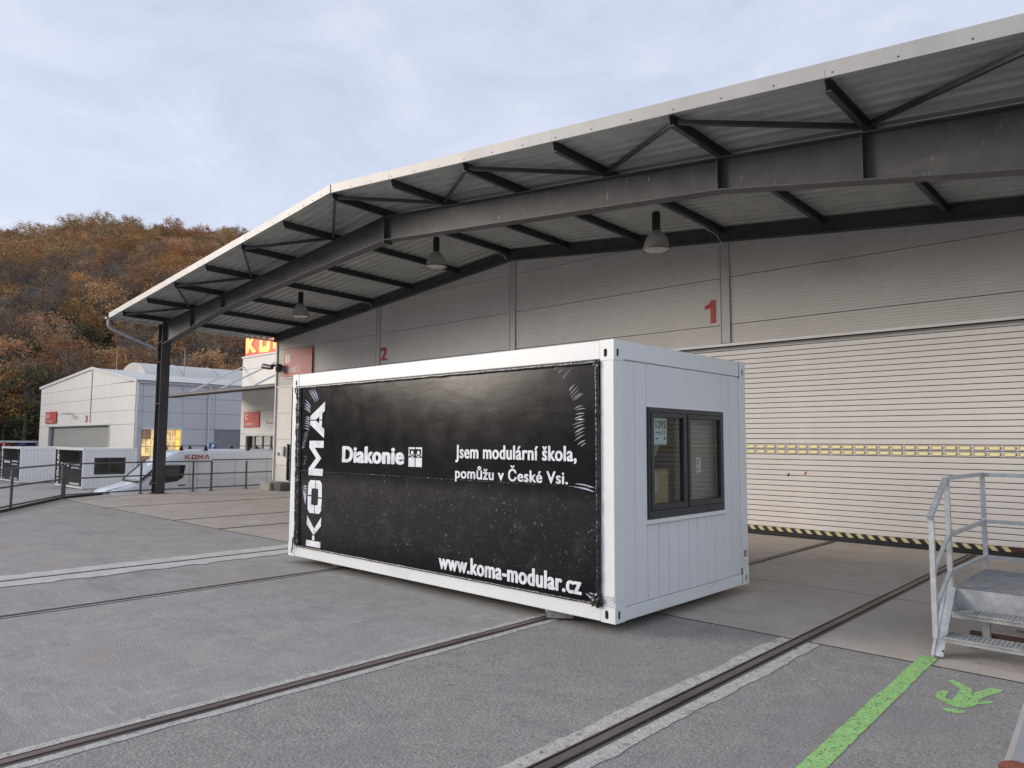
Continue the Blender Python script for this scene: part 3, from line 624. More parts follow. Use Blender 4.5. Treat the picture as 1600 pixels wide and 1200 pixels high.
# ------------------------------------------------------------------ the module
LM, WM, ZB, ZT = 6.058, 2.871, .11, 2.87
def make_module(label, window=True, detailed=True):
    """white steel module; near bottom corner above (0,0), long side towards -X, short side along Y"""
    r = thing('modular_container', label, 'container', (0, 0, 0), 'white building modules in the yard')
    pw, rh, bh = .167, .19, .13
    # corner posts with lifting eyes
    for (x, y) in ((0, 0), (0, WM), (-LM, 0), (-LM, WM)):
        sx = -1 if x == 0 else 1; sy_ = 1 if y == 0 else -1
        p = MB(); xa, xb_ = sorted((x, x+sx*pw)); ya, yb_ = sorted((y, y+sy_*pw))
        p.bbox(xa+.012, xb_-.012 if False else xb_, ya+(.012 if y == 0 else 0), yb_-(.012 if y else 0), ZB+.21, ZT-.21, .004) if False else None
        p.bbox(xa+.001, xb_-.001, ya+.001, yb_-.001, ZB+.205, ZT-.205, .006)
        po = obj('corner_post', p, white_paint, r)
        for z0, z1 in ((ZB, ZB+.205), (ZT-.205, ZT)):
            q = MB(); zc = (z0+z1)/2 + (.0 if z0 == ZB else -.0)
            hz = z0+.075 if z0 == ZB else z1-.13
            yf = y; fn = (lambda u, v, d, yf=yf, s=sy_: (u, yf+s*d, v))
            oval_plate(q, fn, xa, xb_, z0, z1, (x+sx*.10), hz, .022, .042, .012)
            xf = x; fn2 = (lambda u, v, d, xf=xf, s=sx: (xf+s*d, u, v))
            oval_plate(q, fn2, ya, yb_, z0, z1, (y+sy_*.072), hz, .022, .042, .012)
            # fold: make sure faces point outwards
            q.add([(xa, ya, z1), (xb_, ya, z1), (xb_, yb_, z1), (xa, yb_, z1), (xa, ya, z0), (xb_, ya, z0), (xb_, yb_, z0), (xa, yb_, z0)], [(0, 1, 2, 3), (7, 6, 5, 4)])
            q.box(xa+.06 if x == 0 else xa+.05, xb_-.05, ya+.05, yb_-.05, z0+.002, z1-.002) if False else None
            cc = obj('corner_casting', q, white_paint, r)
            obj('eye_pocket_shade', MB().box(xa+(.01 if x else .02), xb_-(.05 if x == 0 else .01), ya+(.05 if y == 0 else .01), yb_-(.01 if y == 0 else .05), z0+.01, z1-.01)
                if False else MB().box(min(x+sx*.012, x+sx*.155), max(x+sx*.012, x+sx*.155), min(y+sy_*.012, y+sy_*.155), max(y+sy_*.012, y+sy_*.155), z0+.01, z1-.01), dark_gap, cc)  # near-black block paints the shade inside the lifting eyes
    for y0, y1 in ((0, .16), (WM-.16, WM)):
        obj('top_rail', MB().bbox(-LM+pw, -pw, y0+.004*(y0 == 0), y1, ZT-rh, ZT-.002, .006), white_paint, r)
        obj('bottom_rail', MB().bbox(-LM+pw, -pw, y0+.004*(y0 == 0), y1, ZB+.002, ZB+.165, .006), white_paint, r)
    for x0, x1 in ((-.16, -.003), (-LM+.003, -LM+.16)):
        obj('top_rail', MB().bbox(x0, x1, pw, WM-pw, ZT-rh, ZT-.002, .006), white_paint, r)
        obj('bottom_rail', MB().bbox(x0, x1, pw, WM-pw, ZB+.002, ZB+.13, .006), white_paint, r)
    obj('roof', MB().box(-LM+.1, -.1, .1, WM-.1, ZT-.10, ZT-.03), roof_white, r)
    obj('floor', MB().box(-LM+.1, -.1, .1, WM-.1, ZB+.02, ZB+.16), mat('shaded_floor', (.05, .045, .04), rough=.8), r)  # floor colour darkened to deepen the contact shade under the module
    obj('underframe_shade', MB().box(-LM+.3, -.3, .25, .35, ZB-.0, ZB+.02).box(-LM+.3, -.3, WM-.35, WM-.25, ZB, ZB+.02), dark_gap, r)  # near-black bars added to darken the gap below the floor
    # closed walls
    obj('rear_wall', MB().box(-LM+.16, -.16, WM-.10, WM-.02, ZB+.16, ZT-.19), board_paint, r)
    obj('far_wall', MB().box(-LM+.02, -LM+.10, .16, WM-.16, ZB+.13, ZT-.19), board_paint, r)
    obj('foil_lining', MB().box(-LM+.16, -.17, .03, .05, ZB+.16, ZT-.19), dark_gap, r)
    # end wall boards
    zlo, zhi = .243, 2.677; e = [.170, .372, .599, 2.249, 2.462, 2.698]
    if window: strips = [(e[0], e[1], zlo, zhi), (e[1], e[2], zlo, zhi), (e[3], e[4], zlo, zhi), (e[4], e[5], zlo, zhi), (e[2], e[3], 2.222, zhi)]+[(e[2]+(e[3]-e[2])/8*k, e[2]+(e[3]-e[2])/8*(k+1), zlo, 1.008) for k in range(8)]
    else: strips = [(.170+.2107*k, .170+.2107*(k+1), zlo, zhi) for k in range(12)]
    for y0, y1, z0, z1 in strips:
        obj('cladding_board', MB().bbox(-.045, -.010+random.uniform(-.0008, .0008), y0+.0045, y1-.0045, z0+.004, z1-.004, .003), board_paint, r)
    bk = MB()
    if window: bk.box(-.10, -.047, .165, .60, zlo, zhi).box(-.10, -.047, 2.25, 2.70, zlo, zhi).box(-.10, -.047, .60, 2.25, zlo, 1.01).box(-.10, -.047, .60, 2.25, 2.222, zhi)
    else: bk.box(-.10, -.047, .165, 2.70, zlo, zhi)
    obj('wall_backing', bk, mat('joint_shadow', (.07, .07, .075), rough=.8), r)
    if window:
        wdw = thing('window', None, None, (0, 1.42, 1.6)); wdw.parent = r
        y0, y1, z0, z1 = .606, 2.243, 1.058, 2.218
        def frame(name, a, b_, c, d, wl, wr, wb, wt, x0, x1, par):
            o = MB(); o.bbox(x0, x1, a, a+wl, c, d, .003); o.bbox(x0, x1, b_-wr, b_, c, d, .003); o.bbox(x0, x1, a+wl, b_-wr, c, c+wb, .003); o.bbox(x0, x1, a+wl, b_-wr, d-wt, d, .003)
            return obj(name, o, anthracite, par)
        frame('outer_frame', y0, y1, z0, z1, .03, .03, .085, .05, -.06, .012, wdw)
        obj('mullion', MB().bbox(-.055, .010, 1.355, 1.395, z0+.085, z1-.05, .003), anthracite, wdw)
        for a, b_, lab in ((.638, 1.353, None), (1.397, 2.212, None)):
            s_ = frame('sash', a, b_, z0+.088, z1-.052, .05, .06, .062, .048, -.04, .022, wdw)
        obj('pane', MB().box(-.012, -.006, .688, 1.293, 1.208, 2.118), glass_m, wdw)
        obj('pane', MB().box(-.012, -.006, 1.447, 2.152, 1.208, 2.118), glass_m, wdw)
        if detailed:
            b = MB()
            for yy in (.80, 1.17, 1.53, 2.02): b.cyl((.0125, yy, 1.10), (.0145, yy, 1.10), .011, 8)
            obj('drain_caps', b, rubber, wdw)
        obj('sill', MB().bbox(-.03, .022, .585, 2.262, 1.012, 1.056, .004), white_paint, r)
        obj('head_trim', MB().bbox(-.03, .010, .602, 2.249, 2.219, 2.226, .002), white_paint, r)
    return r
main = make_module('large white module with a black foil side and a window, on trolleys before the warehouse')
# inside the window
s = thing('standin_panel', 'ribbed beige stand-in panel added close behind the right window pane', 'panel', (-.12, 1.8, .3))  # made-up panel set close behind the glass so it catches light
b = MB(); z = 1.0
for k in range(30): b.box(-.125, -.118, 1.36, 2.24, 1.0+k*.042, 1.0+k*.042+.0385)
obj('ribs', b, mat('standin_rib', (.36, .325, .285), (.32, .29, .255), 2, .5), s); obj('backing', MB().box(-.14, -.126, 1.36, 2.24, .3, 2.3), mat('standin_back', (.25, .23, .20), rough=.7), s)
obj('socket_plate', MB().bbox(-.117, -.108, 1.80, 1.90, 1.50, 1.68, .004), trim_white, s)
b = MB()
for zz in (1.54, 1.61, 1.645): b.cyl((-.109, 1.83, zz), (-.105, 1.83, zz), .012, 8)
obj('sockets', b, rubber, s)
s = thing('cardboard_box', 'brown cardboard box stacked behind the left window pane', 'box', (-.4, 1.1, .3))
obj('carton', MB().bbox(-.60, -.16, .72, 1.27, .3, 1.555, .01), cardboard, s)
obj('label', MB().box(-.159, -.157, .78, 1.03, 1.30, 1.50), mat('label_paper', (.50, .43, .34), rough=.7), s)
obj('print', MB().box(-.1565, -.155, .82, .86, 1.36, 1.40).box(-.1565, -.155, .82, .98, 1.325, 1.330).box(-.1565, -.155, .90, .98, 1.42, 1.428), rubber, s)
s = obj('ventilation_hose', MB().tube([(-.25, 1.20, 2.3), (-.25, 1.19, 2.0), (-.27, 1.17, 1.8), (-.30, 1.08, 1.64), (-.35, .98, 1.57)], .045, 10), mat('hose', (.30, .29, .27), rough=.5), loc=(-.3, 1.1, 1.6))
tag(s, 'grey hose curving down to the cardboard box behind the left pane', 'hose')
s = thing('number_sheet', 'white sheet numbered 1292 taped inside the left window pane', 'paper sheet', (-.02, .86, 1.98))
obj('sheet', MB().box(-.020, -.017, .745, 1.0, 1.83, 2.112), mat('sheet_paper', (.62, .72, .70), rough=.7), s)
obj('lettering', text_mb('1292', side(-.0158), .775, .985, 2.00, 2.085, .03), rubber, s)
obj('lettering', text_mb('mod  CZ', side(-.0158), .775, .97, 1.945, 1.975, .02), rubber, s)
obj('print', MB().box(-.0165, -.0158, .78, .83, 1.89, 1.90).box(-.0165, -.0158, .94, .965, 1.88, 1.915).box(-.0165, -.0158, .85, .90, 1.925, 1.932), rubber, s)
# stickers on the steel frame
s = thing('type_plate', 'white printed sticker low on the near corner post', 'sticker', (-.08, -.01, .32))
obj('sheet', MB().box(-.152, -.016, -.0035, -.002, .255, .375), mat('sticker', (.86, .87, .87), rough=.3), s)
b = MB(); random.seed(2)
for k in range(8):
    x = -.145
    while x < -.03:
        w_ = random.uniform(.006, .02); b.box(x, x+w_, -.0042, -.0036, .264+k*.0132, .264+k*.0132+.005); x += w_+random.uniform(.003, .012)
obj('printed_text', b, mat('ink', (.25, .26, .28), rough=.5), s)
s = thing('type_plate', 'small grey square label low on the right corner post', 'sticker', (0, 2.78, .5))
obj('sheet', MB().box(.002, .0035, 2.72, 2.83, .30, .56), mat('sticker', (.86, .87, .87)), s)
obj('print', MB().box(.0036, .0042, 2.735, 2.815, .445, .525).box(.0036, .0042, 2.74, 2.79, .39, .398).box(.0036, .0042, 2.75, 2.81, .36, .366), mat('ink', (.25, .26, .28)), s)

# trolleys under it
def trolley(x, y, lb, m):
    a = R(38); c, s_ = math.cos(a), math.sin(a)
    T = lambda u, v, z: (x+u*c-v*s_, y+u*s_+v*c, z)
    r = thing('rail_trolley', lb, 'trolley', (x, y, 0), 'trolleys under the module')
    def bx(u0, u1, v0, v1, z0, z1):
        b = MB(); b.box(u0, u1, v0, v1, z0, z1); b.v = [T(*p) for p in b.v]; return b
    obj('side_plate', bx(-.14, .14, -.05, -.042, .026, .088), m, r); obj('side_plate', bx(-.14, .14, .042, .05, .026, .088), m, r)
    obj('top_plate', bx(-.15, .15, -.055, .055, .0885, .097), m, r); obj('packing', bx(-.15, .0, -.05, .05, .0975, .1095), trim_white, r)
    for u in (-.075, .075):
        b = MB(); b.cyl(T(u, -.056, .05), T(u, -.050, .05), .014, 8); obj('bolt', b, mat('bolt', (.5, .38, .2), rough=.4, metal=.6), r)
        b = MB(); b.cyl(T(u, -.03, .046), T(u, .03, .046), .029, 16); obj('wheel', b, rail_steel, r)
trolley(-.80, .14, 'small steel trolley under the near end of the white module', mat('trolley_steel', (.50, .48, .44), (.36, .35, .33), 9, .5, .3, spots=[(14, .6, .7, (.25, .17, .1), (1, 1, 1))]))
trolley(-5.05, .30, 'small green-grey trolley under the far end of the white module', mat('trolley_green', (.40, .46, .40), (.28, .34, .29), 9, .55, .2))

# tarpaulin -----------------------------------------------------------
def make_tarp(label, txt=True):
    r = thing('tarpaulin', label, 'tarpaulin', (0, 0, 0), 'black foil sheets lettered in white stencil')
    X0, X1, Z0, Z1 = -5.86, -.205, .285, 2.645
    nx, nz = 110, 50; b = MB(); vs = []
    for j in range(nz+1):
        for i in range(nx+1):
            x = X0+(X1-X0)*i/nx; z = Z0+(Z1-Z0)*j/nz
            d = .002*noise.noise(Vector((x*.7, z*1.0, 3)))+.0003*noise.noise(Vector((x*4, z*9, 1)))
            edge = min(1, min(x-X0, X1-x, z-Z0, Z1-z)/.12)
            vs.append((x, -.016-d*edge, z))
    b.add(vs, [(j*(nx+1)+i, j*(nx+1)+i+1, (j+1)*(nx+1)+i+1, (j+1)*(nx+1)+i) for j in range(nz) for i in range(nx)], True)
    obj('foil_sheet', b, tarp_m, r)
    # rolled hems
    def hem(p0, p1, rad, seed, n, flat=1.0):
        P0, P1 = Vector(p0), Vector(p1); pts = []; rs = []
        for k in range(n+1):
            t_ = k/n; p = P0.lerp(P1, t_); q = Vector((noise.noise(Vector((t_*n*.21, seed, 0))), noise.noise(Vector((t_*n*.3, seed, 5)))*.5, noise.noise(Vector((t_*n*.21, seed, 9)))))
            pts.append(p+q*rad*.22); rs.append(rad*(1+.22*noise.noise(Vector((t_*n*.23, seed, 2)))))
        return MB().tube(pts, rad, 9, True, rs)
    obj('hem', hem((-5.93, -.012, 2.655), (-.19, -.012, 2.652), .026, 1, 150), foil_shiny, r)
    obj('hem', hem((-.195, -.012, 2.66), (-.180, -.012, .27), .027, 4, 90), foil_shiny, r)
    obj('hem', hem((-5.82, -.010, .272), (-.19, -.010, .274), .014, 7, 120), foil_shiny, r)
    for k, xx in enumerate((-5.855, -5.80)): obj('hem', hem((xx-.01, -.014, 2.63), (xx+.05, -.014, .29), .04, 11+k, 90), foil_shiny, r)
    # bunched corners
    for k, (cx, cz, s_) in enumerate(((-5.90, 2.62, .06), (-.20, .31, .07), (-5.87, .36, .045), (-.20, 2.63, .04))):
        bm = bmesh.new(); bmesh.ops.create_icosphere(bm, subdivisions=3, radius=1)
        for v in bm.verts:
            v.co *= 1+.55*noise.noise(v.co*2.6+Vector((k*7, 0, 0))); v.co = Vector((cx+v.co.x*s_, -.02+v.co.y*s_*.45, cz+v.co.z*s_))
        q = MB(); q.add([v.co[:] for v in bm.verts], [[v.index for v in f.verts] for f in bm.faces]); bm.free()
        obj('bunched_corner', q, foil_shiny, r)
    obj('loose_strip', MB().tube([(-5.88, -.03, .36), (-5.885, -.032, .28), (-5.875, -.032, .22)], .009, 6), foil_shiny, r)
    # pulled folds
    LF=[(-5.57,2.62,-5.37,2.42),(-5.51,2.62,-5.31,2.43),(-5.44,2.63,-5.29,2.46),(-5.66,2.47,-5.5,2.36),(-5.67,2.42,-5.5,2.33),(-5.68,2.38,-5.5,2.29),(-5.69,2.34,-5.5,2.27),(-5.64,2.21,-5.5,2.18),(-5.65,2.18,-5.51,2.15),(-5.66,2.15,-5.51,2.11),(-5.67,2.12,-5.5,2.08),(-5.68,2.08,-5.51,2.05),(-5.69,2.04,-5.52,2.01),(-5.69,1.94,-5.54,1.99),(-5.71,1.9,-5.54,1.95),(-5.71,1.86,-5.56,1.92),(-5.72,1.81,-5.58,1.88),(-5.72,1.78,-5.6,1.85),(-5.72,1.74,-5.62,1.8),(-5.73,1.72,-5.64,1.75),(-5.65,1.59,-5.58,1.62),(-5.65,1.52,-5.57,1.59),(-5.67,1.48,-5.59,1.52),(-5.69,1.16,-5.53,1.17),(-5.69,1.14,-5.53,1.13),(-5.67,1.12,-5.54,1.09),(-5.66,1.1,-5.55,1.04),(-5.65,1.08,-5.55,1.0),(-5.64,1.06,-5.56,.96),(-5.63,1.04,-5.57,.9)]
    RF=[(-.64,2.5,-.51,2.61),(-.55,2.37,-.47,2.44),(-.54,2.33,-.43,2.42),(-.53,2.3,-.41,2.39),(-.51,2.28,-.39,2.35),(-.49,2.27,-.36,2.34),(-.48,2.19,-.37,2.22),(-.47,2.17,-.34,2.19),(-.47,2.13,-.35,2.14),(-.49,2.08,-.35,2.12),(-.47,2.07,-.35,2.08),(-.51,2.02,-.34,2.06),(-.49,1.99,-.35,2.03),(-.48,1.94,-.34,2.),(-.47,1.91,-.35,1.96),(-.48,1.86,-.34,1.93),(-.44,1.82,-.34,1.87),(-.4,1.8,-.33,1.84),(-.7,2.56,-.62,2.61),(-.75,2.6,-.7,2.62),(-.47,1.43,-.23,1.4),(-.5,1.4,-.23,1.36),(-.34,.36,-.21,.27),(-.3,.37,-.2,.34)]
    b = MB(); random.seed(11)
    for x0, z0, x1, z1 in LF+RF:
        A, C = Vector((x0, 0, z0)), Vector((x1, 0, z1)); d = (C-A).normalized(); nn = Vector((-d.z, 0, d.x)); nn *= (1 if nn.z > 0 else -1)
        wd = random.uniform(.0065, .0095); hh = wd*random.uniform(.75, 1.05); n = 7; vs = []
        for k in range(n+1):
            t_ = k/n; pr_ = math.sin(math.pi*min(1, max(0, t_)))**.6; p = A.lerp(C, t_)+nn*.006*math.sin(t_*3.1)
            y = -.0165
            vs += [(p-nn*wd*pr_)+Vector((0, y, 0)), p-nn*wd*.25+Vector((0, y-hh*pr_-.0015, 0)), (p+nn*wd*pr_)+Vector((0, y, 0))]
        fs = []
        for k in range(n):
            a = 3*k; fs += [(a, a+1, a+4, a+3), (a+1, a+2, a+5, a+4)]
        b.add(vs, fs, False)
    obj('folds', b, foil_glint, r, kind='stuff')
    # welded seam lines of the foil
    b = MB()
    for z in (1.40,): b.box(-5.75, -.25, -.0205, -.0195, z, z+.0025)
    obj('seams', b, foil_shiny, r)
    F = front(-.0225)
    # vertical company lettering, cut-out stencil; u = along reading direction (up), v = towards -X
    K = [[(0,0),(.19,0),(.19,1),(0,1)], [(.21,.42),(.36,.42),(.36,.58),(.21,.58)], [(.38,.5),(.50,.36),(.98,.98),(.70,1.0)], [(.40,.44),(.70,0),(.98,0),(.54,.62-.10)]]
    O = [[(.0,.16),(.10,.03),(.46,0),(.46,.26),(.26,.27),(.24,.46),(0,.46)], [(.50,0),(.90,.03),(1,.16),(1,.46),(.76,.46),(.74,.27),(.50,.26)],
         [(1,.50),(1,.84),(.90,.97),(.54,1),(.54,.74),(.74,.73),(.76,.50)], [(.50,1),(.10,.97),(0,.84),(0,.50),(.24,.50),(.26,.73),(.50,.74)]]
    Mm = [[(0,0),(.20,0),(.20,.62),(.50,.14),(.80,.62),(.80,0),(1,0),(1,1),(.80,1),(.50,.50),(.20,1),(0,1)]]
    A = [[(0,0),(.25,0),(.315,.17),(.485,.17),(.485,.36),(.40,.36),(.485,.60),(.485,1),(.38,1)], [(.515,1),(.515,.60),(.60,.36),(.515,.36),(.515,.17),(.685,.17),(.75,0),(1,0),(.62,1)]]
    for nm, polys, z0, z1 in (('K', K, .305, .755), ('O', O, .79, 1.27), ('M', Mm, 1.34, 1.85), ('A', A, 1.89, 2.42)):
        b = MB()
        for pl in polys:
            pts = []
            for u, v in pl:
                z = z0+u*(z1-z0); xb_ = -5.135+.03*(z-.3)/2.1
                pts.append(Vector((xb_-v*.385, -.0225, z)))
            fs = []
            for f in tessellate_polygon([pts]):
                a, bb, c = (pts[i] for i in f); fs.append(f if (bb-a).cross(c-a).y < 0 else f[::-1])
            b.add(pts, fs)
        obj('stencil_letter', b, stencil, r)
    if txt:
        obj('lettering', text_mb('Diakonie', F, -4.635, -3.235, 1.535, 1.79, .055), stencil, r)
        b = MB(); u0, v0, w_, h_ = -3.15, 1.53, .265, .245
        for i in (0, 1):
            for j in (0, 1):
                if j == 0: b.add([F(u0+i*w_*.53, v0), F(u0+i*w_*.53+w_*.47, v0), F(u0+i*w_*.53+w_*.47, v0+h_*.47), F(u0+i*w_*.53, v0+h_*.47)], [(0, 1, 2, 3)])
        # upper quarters with the little looped crown left dark
        def ringpart(cx, cz, ri, ro, a0, a1, n=12):
            vs = []
            for k in range(n+1):
                a = R(a0+(a1-a0)*k/n); vs += [F(cx+ri*math.cos(a), cz+ri*math.sin(a)), F(cx+ro*math.cos(a), cz+ro*math.sin(a))]
            b.add(vs, [(2*k, 2*k+1, 2*k+3, 2*k+2) for k in range(n)])
        for i in (0, 1):
            cx = u0+w_*(.27 if i == 0 else .73); cz = v0+h_*.72
            ringpart(cx, cz, .0, .026, 0, 360); 
            xa, xb_ = u0+i*w_*.53, u0+i*w_*.53+w_*.47
            b.add([F(xa, v0+h_*.86+.012), F(xb_, v0+h_*.86+.012), F(xb_, v0+h_), F(xa, v0+h_)], [(0, 1, 2, 3)])
            xo = xa if i == 0 else xb_-.018
            b.add([F(xo, v0+h_*.53), F(xo+.018, v0+h_*.53), F(xo+.018, v0+h_*.9), F(xo, v0+h_*.9)], [(0, 1, 2, 3)])
            ringpart(cx, cz, .042, .052, 200, 340)
        obj('cross_emblem', b, stencil, r)
        obj('lettering', text_mb('Jsem modulární škola,', F, -2.27, -.445, 1.60, 1.815, .028), stencil, r)
        obj('lettering', text_mb('pomůžu v České Vsi.', F, -2.27, -.56, 1.375, 1.595, .028), stencil, r)
    obj('lettering', text_mb('www.koma-modular.cz', F, -2.545, -.385, .325, .525, .034), stencil, r)
    return r
tarp = make_tarp('black foil sheet with white stencil text on the long side of the large module')

# copies of module and foil far behind in the lower yard
bg_plain = make_module('distant white module without window, cut by the left edge of the photo', window=False, detailed=False)
def bgcopy(src, at, label, sc=(1, 1, 1)):
    c = copy_tree(src); c.location = at; c.scale = sc
    if label: c['label'] = label
    return c
c1 = bgcopy(main, (-49.9, 9.86, -1.55), 'distant white module with a dark window, behind the parked van', (1.0, 1.18, .98))
c2 = bgcopy(tarp, (-49.9, 9.84, -1.55), 'black foil on the distant module that has a window')
bg_plain.location = (-60.6, 8.72, -1.56); bg_plain.scale = (1, 1.12, .98)
c3 = bgcopy(tarp, (-60.6, 8.70, -1.56), 'black foil on the leftmost distant module')

# ------------------------------------------------------------------ metal steps
st = thing('access_steps', 'galvanised metal platform with two grated steps and tube railings', 'steps', (3.0, 2.2, 0))
XS0, XS1, PF, PBk, PZ = 2.42, 4.1, 1.93, 3.36, .52
def grating(name, x0, x1, y0, y1, z, th, nose=True, pitch=.034):
    b = MB()
    b.box(x0, x1, y0, y0+.006, z-th, z+.002); b.box(x0, x1, y1-.006, y1, z-th, z)
    b.box(x0, x0+.006, y0+.007, y1-.007, z-th, z); b.box(x1-.006, x1, y0+.007, y1-.007, z-th, z)
    x = x0+pitch
    while x < x1-.01: b.box(x, x+.004, y0+.007, y1-.007, z-th*.75, z-.001); x += pitch
    y = y0+pitch
    while y < y1-.01: b.box(x0+.007, x1-.007, y, y+.003, z-.012, z-.0015); y += pitch*1.0
    if nose:
        b.box(x0+.002, x1-.002, y0-.028, y0-.0005, z-.006, z+.004)
        x = x0+.012
        while x < x1-.02: b.box(x, x+.012, y0-.026, y0-.004, z+.004, z+.010); x += .024
    return obj(name, b, galv_dull, st)
grating('platform_grating', XS0, XS1, PF+.02, PBk, PZ, .035, False, .033)
obj('platform_fascia', MB().box(XS0+.02, XS1, PF, PF+.012, PZ-.17, PZ+.004), galv, st); obj('platform_fascia', MB().box(XS0, XS1, PBk+.002, PBk+.012, PZ-.14, PZ), galv_dull, st)
grating('step_tread', XS0+.05, XS1-.2, 1.66, 1.90, .355, .045); grating('step_tread', XS0+.03, XS1-.2, 1.44, 1.69, .175, .045)
# stringer
b = MB(); sp_ = [(1.33, .012), (1.50, .012), (2.06, .535), (1.90, .535)]
b.prism([(y, z) for y, z in sp_], lambda u, v, d: (XS0-.04+d, u, v), 0, .008)
b.bar((XS0-.01, 1.365, .02), (XS0-.01, 1.915, .53), .095, .010, (0, -1, 1)); obj('stringer', b, galv, st)
b = MB(); b.prism([(y, z) for y, z in sp_], lambda u, v, d: (XS1-.2+d, u, v), 0, .008); obj('stringer', b, galv, st)
obj('foot_bolt', MB().cyl((XS0+.03, 1.40, .062), (XS0+.03, 1.394, .066), .009, 8), rubber, st)
for x, y in ((2.62, 2.08), (2.45, 3.3), (4.0, 2.08), (4.0, 3.3)): obj('leg', MB().box(x, x+.06, y, y+.06, .0, PZ-.04), galv_dull, st)
rust_d = mat('dark_rust', (.12, .065, .05), (.07, .045, .04), 9, .9); obj('floor_frame', MB().box(2.45, 4.1, 2.42, 2.47, .005, .05), rust_d, st); obj('floor_frame', MB().box(2.55, 2.6, 1.95, 2.4, .005, .05), rust_d, st)
tw = .042
rl = []
P1, P2, P3 = (XS0-.03, 1.44), (XS0-.01, 1.95), (XS0+.01, 3.42)
obj('railing_post', MB().bar((P1[0], P1[1], .16), (P1[0], P1[1], 1.205), tw, tw, (0,1,0)), galv, st)
obj('railing_post', MB().bar((P2[0], P2[1], .42), (P2[0], P2[1], 1.51), tw, tw, (0,1,0)), galv, st)
obj('railing_post', MB().bar((P3[0], P3[1], .42), (P3[0], P3[1], 1.50), tw, tw, (0,1,0)), galv, st)
obj('railing_post', MB().bar((4.12, 3.42, .42), (4.12, 3.42, 1.50), tw, tw, (0,1,0)), galv, st)
b = MB(); b.bar((P1[0], 1.39, 1.20), (P2[0]-.005, 1.945, 1.525), tw, tw); obj('handrail', b, galv, st)
obj('handrail', MB().bar((P2[0], 1.93, 1.53), (P3[0], 3.44, 1.525), tw, .036), galv, st); obj('handrail', MB().bar((P3[0]-.02, 3.42, 1.523), (4.14, 3.42, 1.523), tw, .036), galv, st)
for za, zb_, zc in ((1.0, .72, 1.02), (.66, .40, .645)):
    obj('mid_rail', MB().bar((P1[0], P1[1]+.02, zb_), (P2[0], P2[1]-.02, za), .03, .03), galv, st)
    obj('mid_rail', MB().bar((P2[0], P2[1]+.02, za), (P3[0], P3[1]-.02, zc), .034, .034), galv, st)
    obj('mid_rail', MB().bar((P3[0]+.02, P3[1], zc), (4.1, P3[1], zc), .034, .034), galv, st)
# painted beam at the lower right edge
s = thing('guard_beam', 'worn grey steel guard beam with a rusty oval slot, lower right corner', 'guard beam', (3.75, -2.5, 0))
b = MB(); b.bbox(3.585, 3.86, -4.35, -.2, .86, 1.0, .02); b.v = [(x+(.105*(-(y+2.24))/1.3 if y < -2.24 else .06*(-(y+2.24))/1.3), y, z) for x, y, z in b.v]
obj('beam', b, beam_paint, s)
obj('slot', MB().prism([(3.735+.038*math.cos(k*math.pi/8), -3.49+.055*math.sin(k*math.pi/8)) for k in range(16)], lambda u, v, d: (u, v, d), .998, 1.0025), rust, s)
for y in (-4.1, -.5): obj('leg', MB().box(3.74, 3.82, y-.04, y+.04, 0, .87), beam_paint, s)

# ------------------------------------------------------------------ railing on the edge of the raised yard
rg = mat('railing_grey', (.135, .15, .165), (.10, .112, .125), 4, .5, .3)
def railing(pts, label, hs=(1.08, .60, .10), extra=()):
    r = thing('railing', label, 'railing', (*pts[0], 0), 'dark railings on the yard edge')
    for p in pts:
        q = obj('post', MB().bar((*p, .0), (*p, 1.07), .062, .062, (0,1,0)), rg, r)
        obj('foot_plate', MB().box(p[0]-.10, p[0]+.10, p[1]-.08, p[1]+.08, .0, .014), rg, q)
        b = MB()
        for i in (-1, 1): b.cyl((p[0]+i*.07, p[1]-.05, .014), (p[0]+i*.07, p[1]-.05, .035), .016, 6)
        obj('bolts', b, galv, q)
    for i, (a, c) in enumerate(zip(pts[:-1], pts[1:])):
        for z in hs: obj('rail', MB().bar((*a, z), (*c, z), .05, .045), rg, r)
railing([(-8.4, -7.6), (-12.0, -5.05), (-15.25, -2.95), (-18.45, -.92), (-21.55, 1.08)], 'dark railing along the slanting edge at the left, before the distant modules', (1.08, .62, .12))
railing([(-21.62, 1.16), (-22.30, 3.65), (-22.28, 5.42), (-22.26, 6.08)], 'dark railing around the column foot, before the parked van', (1.08, .62, .12))
railing([(-22.42, 6.16), (-22.5, 7.55), (-22.66, 8.75)], 'last dark railing section, ending at the warehouse corner', (1.12, .62, .12))

